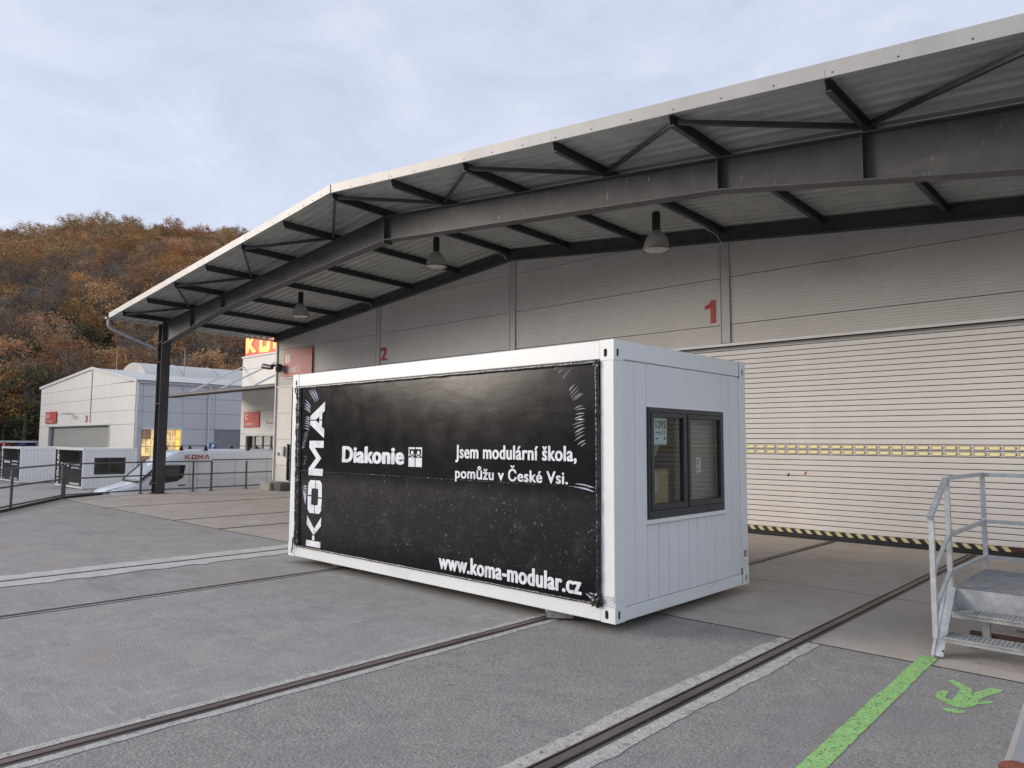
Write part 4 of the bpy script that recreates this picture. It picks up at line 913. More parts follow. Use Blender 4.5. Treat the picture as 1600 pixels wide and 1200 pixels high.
# ------------------------------------------------------------------ van
v = thing('parked_van', 'white high-roof delivery van with red lettering parked beyond the railing', 'van', (-26.6, 7, -1.2))
zg = -1.2; XC = -26.55; hwid = 1.02
def ring(y, zb, zt, hb, ht, zbelt, hbelt):           # cross-section, right to left over the roof
    pts = [(hb, zb), (hbelt, (zb+zbelt)/2), (hbelt, zbelt), ((hbelt+ht)/2+.04, (zbelt+zt)/2+.1*(zt-zbelt)), (ht, zt-.10), (ht-.14, zt-.015), (ht*.45, zt), (0, zt+.012)]
    full = pts+[(-a, b_) for a, b_ in pts[-2::-1]]
    return [(XC+a, y, zg+b_) for a, b_ in full]
Y0 = 3.62
st_ = [  # y, z bottom, z top, half bottom, half top, belt z, half belt
 (0.00, .45, .98, .74, .60, .76, .76), (.06, .32, 1.10, .88, .70, .86, .90), (.28, .28, 1.19, .96, .76, .94, .97), (.75, .28, 1.30, 1.0, .82, 1.04, 1.0),
 (1.18, .28, 1.42, 1.0, .88, 1.16, 1.01), (1.50, .28, 1.72, 1.0, .87, 1.25, 1.02), (1.90, .28, 2.12, 1.0, .84, 1.35, 1.02), (2.20, .28, 2.38, 1.0, .82, 1.38, 1.02), (2.55, .28, 2.56, 1.0, .82, 1.38, 1.02),
 (2.95, .28, 2.645, 1.0, .84, 1.38, 1.02), (3.4, .28, 2.66, 1.0, .86, 1.38, 1.02), (5.0, .28, 2.665, 1.0, .86, 1.38, 1.02), (7.25, .28, 2.655, 1.0, .86, 1.38, 1.02), (7.32, .32, 2.60, .97, .82, 1.38, .99)]
b = MB(); vs = []; 
for s_ in st_: vs += ring(Y0+s_[0], *s_[1:3], s_[3], s_[4], s_[5], s_[6])
n = 15; fs = [(i*n+k, i*n+k+1, (i+1)*n+k+1, (i+1)*n+k) for i in range(len(st_)-1) for k in range(n-1)]
fs = [f[::-1] for f in fs]
b.add(vs, fs, True); b.add(vs[:n], [tuple(range(n))]); b.add(vs[-n:], [tuple(range(n))[::-1]])
obj('body', b, van_white, v)
sx = XC+hwid+.004
def sidepoly(name, pts, m, d=.006, x=sx, par=v): return obj(name, MB().prism([(Y0+y, zg+z) for y, z in pts], lambda u, w_, q: (x+q, u, w_), 0, d), m, par)
dr = sidepoly('door', [(1.42, .42), (3.0, .42), (3.0, 1.36), (1.30, 1.22)], van_white)
sw = sidepoly('side_window', [(1.50, 1.30), (2.55, 1.40), (2.80, 1.55), (2.88, 2.04), (2.14, 2.06), (1.62, 1.62)], dark_glass, .012, x=sx-.01)
obj('door_handle', MB().bbox(sx+.006, sx+.03, Y0+2.62, Y0+2.90, zg+1.22, zg+1.26, .006), rubber, dr)
for y in (3.04, 3.35, 4.95, 6.4): obj('panel_gap', MB().box(sx-.001, sx+.0035, Y0+y, Y0+y+.012, zg+.45, zg+2.3), mat('gap_grey', (.33, .34, .36), rough=.6), v)
for z in (.95, 1.42, 2.12): obj('crease', MB().box(sx-.002, sx+.003, Y0+3.05, Y0+7.2, zg+z, zg+z+.014), mat('crease_grey', (.52, .54, .57), rough=.4), v)
LET = {'K': [[(0,0),(.22,0),(.22,1),(0,1)], [(.24,.5),(.68,0),(1,0),(.52,.52),(.98,1),(.66,1)]], 'O': [[(0,0),(1,0),(1,.27),(.26,.27),(.26,.5),(0,.5)], [(0,.503),(.26,.503),(.26,.73),(.74,.73),(.74,.273),(1,.273),(1,1),(0,1)]],
  'M': [[(0,0),(.2,0),(.2,.62),(.5,.14),(.8,.62),(.8,0),(1,0),(1,1),(.8,1),(.5,.5),(.2,1),(0,1)]], 'A': [[(0,0),(.25,0),(.5,.68),(.75,0),(1,0),(.62,1),(.38,1)]]}
for k_, ch_ in enumerate('KOMA'):
    b = MB(); u0_ = Y0+2.84+k_*.262
    for pl in LET[ch_]:
        pts = [Vector((sx+.006, u0_+u*.215, zg+2.27+w2*.185)) for u, w2 in pl]
        b.add(pts, [f if (pts[f[1]]-pts[f[0]]).cross(pts[f[2]]-pts[f[1]]).x > 0 else f[::-1] for f in tessellate_polygon([pts])])
    obj('letter', b, red_vinyl, v)
# windscreen
def rp(y, a, z): return (XC+a, Y0+y, zg+z)
b = MB(); w_ = MB().add([rp(1.24, -.86, 1.47), rp(1.24, .86, 1.47), rp(2.06, .80, 2.22), rp(2.06, -.80, 2.22)], [(0, 1, 2, 3)])
w_.v = [(x, y-.03, z+.02) for x, y, z in w_.v]; obj('windscreen', w_, mat('windscreen', (.30, .34, .36), (.22, .25, .27), .8, .08, spec=.8), v)
obj('pillar_seal', MB().bar(rp(1.16, .93, 1.42), rp(1.98, .90, 2.16), .09, .06), rubber, v)
obj('pillar_seal', MB().bar(rp(1.20, -.90, 1.46), rp(2.02, -.84, 2.22), .07, .07), rubber, v)
obj('scuttle', MB().bar(rp(1.14, -.82, 1.435), rp(1.14, .82, 1.435), .16, .025), rubber, v)
for s_ in (-1, 1): obj('bonnet_seam', MB().bar(rp(.10, s_*.60, 1.115), rp(1.05, s_*.80, 1.375), .02, .012), mat('gap_grey', (.33, .34, .36)), v)
obj('wiper', MB().bar(rp(1.1, .1, 1.44), rp(1.08, .75, 1.43), .03, .02).bar(rp(1.1, -.75, 1.44), rp(1.08, -.1, 1.43), .03, .02), rubber, v)
obj('bonnet_vent', MB().bar(rp(.92, .30, 1.325), rp(.92, .62, 1.30), .14, .02), rubber, v)
for s_ in (-1, 1): obj('headlight', MB().bbox(XC+s_*.74-.17, XC+s_*.74+.17, Y0-.01, Y0+.16, zg+.84, zg+1.06, .03), mat('headlight', (.18, .19, .20), rough=.1), v)
obj('grille', MB().bbox(XC-.5, XC+.5, Y0-.03, Y0+.03, zg+.70, zg+.98, .01), rubber, v)
obj('bumper', MB().bbox(XC-.95, XC+.95, Y0-.05, Y0+.3, zg+.28, zg+.62, .06), van_white, v)
for y in (.98, 5.15):
    for s_ in (-1, 1):
        x = XC+s_*.93; t_ = obj('wheel', MB().tube([(x-.12, Y0+y, zg+.35), (x-.10, Y0+y, zg+.35), (x+.10, Y0+y, zg+.35), (x+.12, Y0+y, zg+.35)], .35, 28, rs=[.31, .35, .35, .31]), tyre, v)
        obj('rim', MB().cyl((x+s_*.10, Y0+y, zg+.35), (x+s_*.125, Y0+y, zg+.35), .21, 18), rim, t_)
    obj('arch_lip', MB().tube([(sx-.01, Y0+y+.45*math.cos(R(a)), zg+.38+.45*math.sin(R(a))) for a in range(0, 181, 15)], .035, 6), rubber, v)
    obj('wheel_arch', MB().prism([(Y0+y+.43*math.cos(R(a)), zg+.36+.43*math.sin(R(a))) for a in range(0, 181, 15)], lambda u, q, d: (sx-.02+d, u, q), 0, .024), mat('arch_dark', (.05, .05, .055), rough=.8), v)
m_ = obj('wing_mirror', MB().bbox(sx+.10, sx+.26, Y0+1.58, Y0+1.72, zg+1.40, zg+1.80, .03), rubber, v)
for k, y in enumerate((2.75, 3.75, 5.6, 6.8)):
    for s_ in (-1, 1): obj('rack_foot', MB().prism([(Y0+y-.07, zg+2.62), (Y0+y+.10, zg+2.62), (Y0+y+.05, zg+2.82), (Y0+y-.02, zg+2.78)], lambda u, q, d: (XC+s_*.78+d, u, q), 0, .05), rubber, v)
    obj('rack_bar', MB().bar((XC-.8, Y0+y, zg+2.80), (XC+.8, Y0+y, zg+2.80), .05, .03), rubber, v)
for a_, c_ in ((2.75, 3.75), (5.6, 6.8)): obj('rack_rail', MB().bar((XC+.8, Y0+a_, zg+2.82), (XC+.8, Y0+c_, zg+2.82), .02, .02), rubber, v)

# parking sign
s = thing('parking_sign', 'blue square parking sign with a white P above the van roof', 'sign', (-30, 9.6, -1.25))
obj('post', MB().cyl((-30.02, 9.6, -1.25), (-30.02, 9.6, 1.72), .03, 8), galv, s); obj('board', MB().bbox(-30, -29.98, 9.42, 9.78, 1.36, 1.73, .004), sign_blue, s)
obj('lettering', text_mb('P', side(-29.975), 9.53, 9.68, 1.42, 1.67, .05), sign_white, s)
obj('border', MB().box(-29.9785, -29.976, 9.43, 9.77, 1.37, 1.385).box(-29.9785, -29.976, 9.43, 9.77, 1.705, 1.72), sign_white, s)

# ------------------------------------------------------------------ building C with the lit sign
c = thing('logistics_building', 'pale building with a glowing rooftop sign and small canopy, left of the warehouse', 'building', (-38, 16, -1.4))
for z0, z1 in ((-1.4, .9), (2.25, 3.7), (3.7, 5.2), (5.2, 6.35), (6.35, 7.1)):
    obj('wall_panel', MB().box(-40.25, -22, 16, 16.2, z0+.01, z1-.01), light_wall, c)
obj('wall_panel', MB().box(-40.25, -39.55, 16, 16.2, .91, 2.24), light_wall, c)
obj('side_wall', MB().box(-40.22, -40.02, 16.22, 30, -1.4, 7.08), light_wall, c)
obj('wall_core', MB().box(-40.0, -22, 16.19, 16.4, -1.4, 7.0), mat('core', (.42, .41, .38), rough=.8), c)
obj('parapet_cap', MB().box(-40.32, -22, 15.94, 16.4, 7.10, 7.2), trim_white, c)
obj('roof', MB().box(-40.2, -22, 16.4, 30, 6.8, 7.0), roof_white, c)
for k in range(6):
    x0 = -39.5+k*1.02; wn = obj('window', MB().box(x0, x0+.08, 15.95, 16.08, .9, 2.2).box(x0+.09, x0+1.02, 15.95, 16.08, 2.12, 2.2), trim_white, c)
    obj('pane', MB().box(x0+.08, x0+1.02, 16.06, 16.08, .9, 2.12), dark_glass, wn)
    if k: obj('blind', MB().box(x0+.22, x0+1.0, 16.045, 16.055, 1.32+.1*(k % 2), 2.10), mat('blind', (.55, .57, .52), rough=.7), wn)
obj('window_header', MB().box(-39.55, -33, 15.93, 16.0, 2.20, 2.26), trim_white, c)
# canopy with tie rods
b = MB(); y = 12.0; prof = []
x = -41.7
while x < -26: prof += [(x, 0), (x+.09, 0), (x+.12, .04), (x+.21, .04)]; x += .24
vs = []
for xx, dz in prof: vs += [(xx, 12.0, 4.62+dz), (xx, 16.0, 5.2+dz)]
b.add(vs, [(2*i, 2*i+2, 2*i+3, 2*i+1) for i in range(len(prof)-1)]); b.add([(q[0], q[1], q[2]-.03) for q in vs], [(2*i, 2*i+1, 2*i+3, 2*i+2) for i in range(len(prof)-1)])
obj('canopy_sheet', b, roof_white, c)
obj('canopy_beam', MB().box(-41.7, -26, 12.05, 12.2, 4.42, 4.6), frame_steel, c)
obj('canopy_gutter', MB().tube([(-41.75, 11.95, 4.53), (-26, 11.95, 4.53)], .07, 8), mat('gutter_brown', (.16, .13, .12), rough=.5), c)
for x in (-41.5, -37.6, -33.6, -29.6): obj('canopy_rafter', MB().bar((x, 12.1, 4.5), (x, 16, 5.05), .12, .16), frame_steel, c)
for x in (-40.1, -36.0, -32): obj('tie_rod', MB().cyl((x, 15.97, 6.55), (x-.1, 12.7, 4.78), .05, 8), galv, c)
s = thing('building_sign', 'red sign with a white C on the wall above the strip of windows', 'sign', (-38.7, 15.97, 3.1), 'red lettered building signs')
obj('board', MB().bbox(-39.72, -37.75, 15.93, 15.99, 2.66, 3.62, .004), sign_red, s)
obj('lettering', text_mb('C', front(15.925), -39.55, -39.15, 3.12, 3.5, .03), sign_white, s); obj('lettering', text_mb('Logistika', front(15.925), -39.6, -38.5, 2.74, 2.98, .0), sign_white, s)
s = thing('building_sign', 'small white rounded sign with red writing beside the red C sign', 'sign', (-36.5, 15.97, 3.0))
obj('board', MB().bbox(-36.95, -35.0, 15.93, 15.99, 2.68, 3.16, .004), sign_white, s); obj('lettering', text_mb('Stavební', front(15.925), -36.85, -35.2, 2.83, 3.02, .01), sign_red, s)
# rooftop sign
s = thing('rooftop_sign', 'glowing orange letters on a red rooftop sign board', 'sign', (-39, 16.3, 7.2))
obj('board', MB().bbox(-40.15, -33.0, 16.10, 16.22, 7.21, 8.62, .01), lit_red, s)
for k, chh in enumerate('KOMA'):
    u0 = -40.0+k*1.75
    if chh == 'O':
        b = MB(); o1 = [(0,.15),(.15,0),(1.05,0),(1.2,.15),(1.2,1),(1.05,1.15),(.15,1.15),(0,1)]; i1 = [(.35,.38),(.42,.32),(.78,.32),(.85,.38),(.85,.78),(.78,.83),(.42,.83),(.35,.78)]
        vs = [(u0+p*1.1, 16.05, 7.32+q*1.05) for p, q in o1]+[(u0+p*1.1, 16.05, 7.32+q*1.05) for p, q in i1]
        b.add(vs, [(i, (i+1) % 8, 8+(i+1) % 8, 8+i) for i in range(8)]); b.add([(x_, 16.08, z_) for x_, _, z_ in vs], [(i, (i+1) % 8, 8+(i+1) % 8, 8+i) for i in range(8)])
    else: b = text_mb(chh, front(16.05), u0, u0+1.4, 7.32, 8.5, .07)
    obj('sign_letter', b, lit_orange, s)

# ------------------------------------------------------------------ hall 3 far behind
h = thing('far_hall', 'distant pale gabled hall with a roller door and shaded flank', 'warehouse', (-68, 14.7, -1.5))
gx0, gx1, gp, ze, zpk, zgd = -80.8, -55, -65.3, 6.95, 7.95, -1.5
GY = 14.74
ze2 = 6.35
def gz(x): return ze+(zpk-ze)*(x-gx0)/(gp-gx0) if x < gp else zpk+(ze2-zpk)*(x-gp)/(gx1-gp)
dx0, dx1, dz = -77.4, -60.4, 3.05
cuts = [gx0, dx0, gp, dx1, gx1]; zr_ = [zgd, .8, dz, 4.15, 5.3, 6.4, 9]
for a, b_ in zip(cuts[:-1], cuts[1:]):
    for z0, z1 in zip(zr_[:-1], zr_[1:]):
        if a >= dx0 and b_ <= dx1 and z1 <= dz+.01: continue
        za, zb_ = min(z1, gz(a)), min(z1, gz(b_))
        if za <= z0 and zb_ <= z0: continue
        pl = [(a+.015, z0+.012), (b_-.015, z0+.012), (b_-.015, max(zb_-.012, z0+.02)), (a+.015, max(za-.012, z0+.02))]
        obj('wall_panel', MB().prism(pl, lambda u, w_, d: (u, GY+d, w_), 0, .1), light_wall, h)
obj('wall_core', MB().prism([(gx0+.1, zgd), (gx1-.1, zgd), (gx1-.1, gz(gx1)-.1), (gp, zpk-.1), (gx0+.1, ze-.1)], lambda u, w_, d: (u, GY+.4+d, w_), 0, .1), mat('core', (.2, .19, .17)), h)
d3 = thing('roller_door', None, None, (-69, GY, 0)); d3.parent = h; d3.location = Vector((-69, GY, 0))-org(h)
b = MB(); z = zgd
me = mesh_of(MB().box(-(dx1-dx0)/2, (dx1-dx0)/2, 0, .03, 0, .17), 'slat', mat('slat_far', (.45, .45, .41), (.42, .42, .385), 1, .5))
while z < dz-.1: share('slat', me, d3, ((dx0+dx1)/2, GY+.3, z)); z += .2
obj('reveal', MB().box(dx0, dx0+.35, GY+.11, GY+.28, zgd, dz).box(dx0, dx1, GY+.11, GY+.28, dz-.08, dz), mat('reveal', (.22, .24, .26), rough=.7), d3)
obj('door_trim', MB().box(dx0-.12, dx0, GY-.05, GY-.005, zgd, dz+.1).box(dx1, dx1+.12, GY-.05, GY-.005, zgd, dz+.1).box(dx0, dx1, GY-.05, GY-.005, dz, dz+.12), trim_white, h)
obj('seam_trim', MB().box(gp-.08, gp+.08, GY-.05, GY-.01, dz+.3, zpk-.1), wall_trim, h)
b = MB()
b.bar((gx0-.3, GY-.06, ze+.05), (gp, GY-.06, zpk+.08), .12, .22); b.bar((gp, GY-.06, zpk+.08), (gx1+.3, GY-.06, ze2+.05), .12, .22); obj('verge', b, trim_white, h)
b = MB()
for a, za, c_, zc in ((gx0-.3, ze, gp, zpk), (gp, zpk, gx1+.3, ze2)): b.add([(a, GY-.1, za+.1), (c_, GY-.1, zc+.1), (c_, 60, zc+.1), (a, 60, za+.1)], [(0, 1, 2, 3)])
obj('roof', b, roof_white, h)
ys2 = [GY+.1, 15.3, 18.35, 20.45, 21.0, 23.3, 30, 45, 60]
for a, b_ in zip(ys2[:-1], ys2[1:]):
    for z0, z1 in ((zgd, 2.72), (2.72, 4.0), (4.0, 5.2), (5.2, 6.3)):
        if z0 < 0 and (a in (15.3, 21.0)): continue
        obj('side_panel', MB().box(gx1-.1, gx1, a+.012, b_-.012, z0+.012, z1-.012), shaded_wall, h)
obj('side_core', MB().box(gx1-.5, gx1-.35, GY+.5, 60, zgd, 6.2), mat('core', (.2, .19, .17)), h)
obj('gutter', MB().box(gx1, gx1+.18, GY, 60, 6.22, 6.42), galv_dull, h)
for y in (GY+.15, 20.45): obj('downpipe', MB().cyl((gx1+.08, y, zgd), (gx1+.08, y, 6.25), .09, 8), galv, h)
wn = obj('shop_window', MB().box(gx1-.05, gx1+.03, 15.3, 18.35, 2.66, 2.78).box(gx1-.05, gx1+.03, 18.28, 18.36, zgd, 2.66), trim_white, h)
yy = 15.34
for k in range(4):
    y0_ = 15.36+k*.74
    for z0, z1 in ((-1.4, -.2), (-.15, .55), (.6, 1.3), (1.35, 1.9), (1.95, 2.62)):
        for q in range(2): obj('pane', MB().box(gx1-.04, gx1-.02, y0_+q*.33, y0_+q*.33+.30, z0, z1), (lit_orange if q else warm_glass) if (k == 3 and z0 > -.1) else mat('pane_brown', (.34, .20, .12), (.22, .14, .09), 2, .4, emis=.15) if (k == 0 and 1.9 < z0) or (k % 2 == 0 and z0 < 0) else warm_glass, wn)
    obj('glazing_bar', MB().box(gx1-.02, gx1+.01, y0_+.66, y0_+.74, zgd, 2.66), mat('bar_yellow', (.86, .74, .36), rough=.5, emis=.3), wn)
obj('loading_door', MB().box(gx1-.12, gx1-.08, 21.0, 23.3, zgd, 2.72), mat('loading_door_grey', (.22, .23, .25), (.19, .20, .22), 1, .5), h)
# barrel rooflight
b = MB(); vs = []; n = 14; ya, yc = 18.0, 58
for k in range(n+1):
    a = R(20+140*k/n); x = gp-.2+4.0*math.cos(a); z = 5.85+2.95*math.sin(a); vs += [(x, ya, z), (x, yc, z)]
b.add(vs, [(2*i, 2*i+1, 2*i+3, 2*i+2) for i in range(n)], True); b.add([vs[2*i] for i in range(n+1)], [tuple(range(n+1))])
rl_ = obj('barrel_rooflight', b, mat('rooflight', (.66, .64, .58), (.56, .55, .50), .6, .4), h)
for k in range(1, 12):
    y = ya+k*3.3
    bb = MB(); pts = [(gp-.2+4.02*math.cos(R(20+140*i/n)), y, 5.85+2.97*math.sin(R(20+140*i/n))) for i in range(n+1)]
    bb.tube(pts, .035, 5); obj('rooflight_rib', bb, wall_trim, rl_)
for x, y, lb in ((-66.5, 17, 'left lightning rod on the far hall roof'), (-61.5, 21, 'lightning rod beside the barrel rooflight, next to the column'), (-60, 36, 'short lightning rod on the far hall, right of the column')):
    s = obj('lightning_rod', MB().cyl((x, y, 7.0), (x, y, 10.0 if x < -61 else 9), .03, 6), wall_trim, loc=(x, y, 7)); tag(s, lb, 'lightning rod', 'lightning rods on the far hall')
s = thing('building_sign', 'distant red sign with a white H on the gabled hall', 'sign', (-77, 14.6, 3.8), 'red lettered building signs')
obj('board', MB().bbox(-78.4, -74.9, GY-.12, GY-.06, 3.38, 4.5, .01), sign_red, s)
obj('lettering', text_mb('H', front(GY-.125), -78.0, -77.1, 3.85, 4.35, .04), sign_white, s); obj('lettering', text_mb('Montáž 3', front(GY-.125), -78.1, -76.0, 3.48, 3.72, .0), sign_white, s)
obj('number_sign', text_mb('3', front(GY-.06), -66.6, -65.95, 3.35, 3.95, .01), red_vinyl, h)
s = thing('wall_lamp', 'small slanted wall lamp above the distant roller door', 'lamp', (-70.2, GY-.4, 4.1))
obj('head', MB().bar((-70.9, GY-.6, 4.22), (-69.3, GY-.6, 4.12), .25, .12), galv_dull, s); obj('arm', MB().bar((-70.2, GY, 4.2), (-70.2, GY-.6, 4.2), .06), galv_dull, s)

# far cars and barrier
def small_car(x, y, z, m, label):
    r = thing('parked_car', label, 'car', (x, y, z), 'distant parked cars')
    pl = [(-2.1, .3), (2.1, .3), (2.15, .75), (1.4, .9), (.9, 1.4), (-1.2, 1.42), (-1.8, .95), (-2.15, .85)]
    b = MB(); b.prism(pl, lambda u, w_, d: (x+d, y+u, z+w_), -.85, .85); obj('body', b, m, r)
    for s_ in (-1, 1): obj('side_window', MB().prism([(-1.5, .95), (1.2, .95), (.82, 1.34), (-1.12, 1.36)], lambda u, w_, d: (x+s_*.855+d*.01, y+u, z+w_), -.5, .5), dark_glass, r)
    for s_ in (-1, 1):
        for q in (-1.35, 1.35): obj('wheel', MB().cyl((x+s_*.72, y+q, z+.32), (x+s_*.88, y+q, z+.32), .32, 14), tyre, r)
small_car(-90, 12.0, .55, car_red, 'distant red car behind the leftmost black foil module')
small_car(-92, 17.5, .3, car_blue, 'distant dark blue car partly hidden behind the left module')
obj('car_bank', MB().prism([(4, -1.6), (40, -1.6), (40, .3), (4, .55)], lambda u, w_, d: (-96+d, u, w_), 0, 9), asphalt_low, kind='structure')
s = thing('guard_rail', 'pale distant barrier rail above the leftmost module', 'barrier', (-86, 12, .5))
obj('rail', MB().bar((-86.5, 6, 1.62), (-86.5, 20, 1.55), .12, .2), trim_white, s)
for k in range(5): obj('post', MB().bar((-86.5, 7+k*3, -1.5), (-86.5, 7+k*3, 1.6), .12), galv, s)

# ------------------------------------------------------------------ wooded hill
def hill_z(x, y):
    """height of the wooded slope behind the halls"""
    dx, dy = x-4, y+6; d = math.hypot(dx, dy); b_ = math.degrees(math.atan2(dx, dy))     # bearing from the yard
    t_ = max(0, min(1, (d-112)/190)); t_ = t_**.9
    crest = 61+8.5/(1+math.exp(-(b_+77.3)/1.5))+4.5/(1+math.exp(-(b_+71)/1.5))+1.0*math.exp(-((b_+74.6)/1.0)**2)+1.5*noise.noise(Vector((b_*.35, 0, 4)))
    fade = 1/(1+math.exp((b_+24)/5))*1/(1+math.exp(-(b_+128)/7))
    back = max(0, d-330)*.12
    return -1.6+(crest*t_-back*.3)*fade+3*noise.noise(Vector((x*.018, y*.018, 0)))*t_
b = MB(); gxs = [-560+8*i for i in range(62)]; gys = [-230+8*i for i in range(80)]
idx = {}
for x in gxs:
    for y in gys: idx[(x, y)] = len(b.v); b.v.append((x, y, hill_z(x, y)-.1))
for i in range(len(gxs)-1):
    for j in range(len(gys)-1):
        b.f.append((idx[(gxs[i], gys[j])], idx[(gxs[i+1], gys[j])], idx[(gxs[i+1], gys[j+1])], idx[(gxs[i], gys[j+1])])); b.sm.append(True)
obj('hill', b, soil, kind='structure')

b = MB(); vs = []
for k in range(91):
    bd = -110-k*2.0; dd = 520
    hh = 38+9*noise.noise(Vector((bd*.05, 0, 0)))-26*math.exp(-((bd+127.5)/5.5)**2)
    x, y = 4+dd*math.sin(R(bd)), -6+dd*math.cos(R(bd)); x2, y2 = 4+(dd+160)*math.sin(R(bd)), -6+(dd+160)*math.cos(R(bd))
    vs += [(x*.8, y*.8, -1.5), (x, y, hh*.75), (x2, y2, hh), (x2*1.3, y2*1.3, -2)]
b.add(vs, [(4*k+i, 4*k+4+i, 4*k+5+i, 4*k+1+i) for k in range(90) for i in range(3)], True)
obj('unseen_ridge', b, mat('unseen_woods', (.09, .065, .04), (.06, .05, .035), .03, .95), kind='structure')  # unseen ridge added to darken the foil's reflection, its dip lets sky glow through

# foliage materials: leaf colour varies by tree and by clump
def leaf_mat(name, stops, dark=.55):
    m = bpy.data.materials.new(name); m.use_nodes = True; t = m.node_tree; bs = t.nodes['Principled BSDF']; lk = t.links.new
    oi = N(t, 'ShaderNodeObjectInfo'); at = N(t, 'ShaderNodeAttribute', attribute_name='tint')
    a = N(t, 'ShaderNodeMath', operation='MULTIPLY_ADD'); lk(at.outputs['Fac'], a.inputs[0]); a.inputs[1].default_value = .34
    c = N(t, 'ShaderNodeMath', operation='MULTIPLY'); lk(oi.outputs['Random'], c.inputs[0]); c.inputs[1].default_value = .72; lk(c.outputs[0], a.inputs[2])
    rp_ = N(t, 'ShaderNodeValToRGB'); rp_.color_ramp.interpolation = 'LINEAR'
    while len(rp_.color_ramp.elements) < len(stops): rp_.color_ramp.elements.new(.5)
    for e_, (p, col) in zip(rp_.color_ramp.elements, stops): e_.position = p; e_.color = (*col, 1)
    lk(a.outputs[0], rp_.inputs[0]); lk(rp_.outputs[0], bs.inputs['Base Color']); bs.inputs['Roughness'].default_value = .8; bs.inputs['Specular IOR Level'].default_value = .15
    return m
leafA = leaf_mat('autumn_leaves', [(0, (0.287, 0.236, 0.105)), (.2, (0.420, 0.295, 0.132)), (.42, (0.509, 0.295, 0.141)), (.6, (0.583, 0.294, 0.144)), (.75, (0.375, 0.236, 0.143)), (.9, (0.506, 0.365, 0.143)), (1, (0.303, 0.268, 0.119))])
leafB = leaf_mat('twiggy_leaves', [(0, (0.300, 0.231, 0.158)), (.35, (0.235, 0.181, 0.131)), (.7, (0.364, 0.234, 0.142)), (1, (0.288, 0.243, 0.140))])
leafG = leaf_mat('dark_leaves', [(0, (0.082, 0.089, 0.047)), (.5, (0.145, 0.130, 0.065)), (1, (0.212, 0.160, 0.080))])
leafO = leaf_mat('orange_leaves', [(0, (0.649, 0.318, 0.111)), (.5, (0.714, 0.400, 0.131)), (1, (0.561, 0.246, 0.095))])
bark2 = mat('twigs', (.24, .21, .185), (.15, .13, .115), 2, .95)

def tree_meshes(seed, H=11.0, W=4.0, dens=1.0, bare=0.0, leaf=None, low=.25):
    rg_ = random.Random(seed); tb = MB()
    lean = Vector((rg_.uniform(-.4, .4), rg_.uniform(-.4, .4), 0))
    tr_ = [Vector((0, 0, -.6)), Vector((0, 0, H*.3))+lean*.4, Vector((0, 0, H*.6))+lean, Vector((0, 0, H*.92))+lean*1.3]
    tb.tube(tr_, .2, 6, False, rs=[.22, .15, .09, .025])
    ends = []
    nb = 16
    for k in range(nb):
        t_ = rg_.uniform(.25, .9); a = k*2.4+rg_.uniform(-.4, .4); z0 = H*t_; p0 = Vector((lean.x*t_, lean.y*t_, z0))
        ln = W*(1.1-t_*.65)*rg_.uniform(.7, 1.1); p1 = p0+Vector((math.cos(a)*ln*.55, math.sin(a)*ln*.55, ln*.45)); p2 = p1+Vector((math.cos(a)*ln*.4, math.sin(a)*ln*.4, ln*.45))
        tb.tube([p0, p1, p2], .05, 4, False, rs=[.075, .045, .012]); ends += [p1, p2]
    cb_ = MB(); tint = []
    ncl = int(100*dens)
    for k in range(ncl):
        zz = rg_.uniform(low, 1.0); rr = W*math.sqrt(max(.02, 1-((zz-.55)/.52)**2))*math.sqrt(rg_.uniform(.12, 1))*.92; a = rg_.uniform(0, 6.283)
        c_ = Vector((rr*math.cos(a)+lean.x*zz, rr*math.sin(a)+lean.y*zz, H*zz)); cs = rg_.uniform(.45, 1.05)*W/4; ct = rg_.random()
        for q in range(30 if bare < .5 else 15):
            d = Vector((rg_.gauss(0, 1), rg_.gauss(0, 1), rg_.gauss(0, .8)))*cs*.55; p = c_+d; s_ = rg_.uniform(.09, .20)*(1 if bare < .5 else .7)
            u = Vector((rg_.gauss(0, 1), rg_.gauss(0, 1), rg_.gauss(0, .7))).normalized(); w_ = u.orthogonal().normalized()
            o = len(cb_.v); cb_.add([p-u*s_, p+w_*s_*.75, p+u*s_, p-w_*s_*.75], [(0, 1, 2, 3)]); tint.append(min(1, max(0, ct+rg_.uniform(-.2, .2))))
    if bare > 0:
        for k in range(int(420*bare)):
            e_ = rg_.choice(ends); a = rg_.uniform(0, 6.283); ln = rg_.uniform(.7, 1.9); d = Vector((math.cos(a)*.55, math.sin(a)*.55, rg_.uniform(.35, 1))).normalized()
            p0 = e_+Vector((rg_.gauss(0, .5), rg_.gauss(0, .5), rg_.gauss(0, .5))); u = d.orthogonal().normalized()*.022
            tb.add([p0-u, p0+u, p0+d*ln], [(0, 1, 2)])
    m1 = mesh_of(tb, 'trunk', bark2); m2 = mesh_of(cb_, 'crown', leaf or leafA)
    at = m2.attributes.new('tint', 'FLOAT', 'FACE'); at.data.foreach_set('value', tint)
    return m1, m2
def joined(name, m1, m2):
    """one object carrying trunk and crown, used only as the source the forest is scattered from"""
    bm = bmesh.new(); lay = bm.faces.layers.float.new('tint'); bm.from_mesh(m1); n1_ = len(bm.faces); bm.from_mesh(m2); bm.faces.ensure_lookup_table()
    me = bpy.data.meshes.new(name)
    for f in bm.faces[n1_:]: f.material_index = 1
    bm.to_mesh(me); bm.free(); me.materials.append(bark2); me.materials.append(m2.materials[0]); return bpy.data.objects.new(name, me)
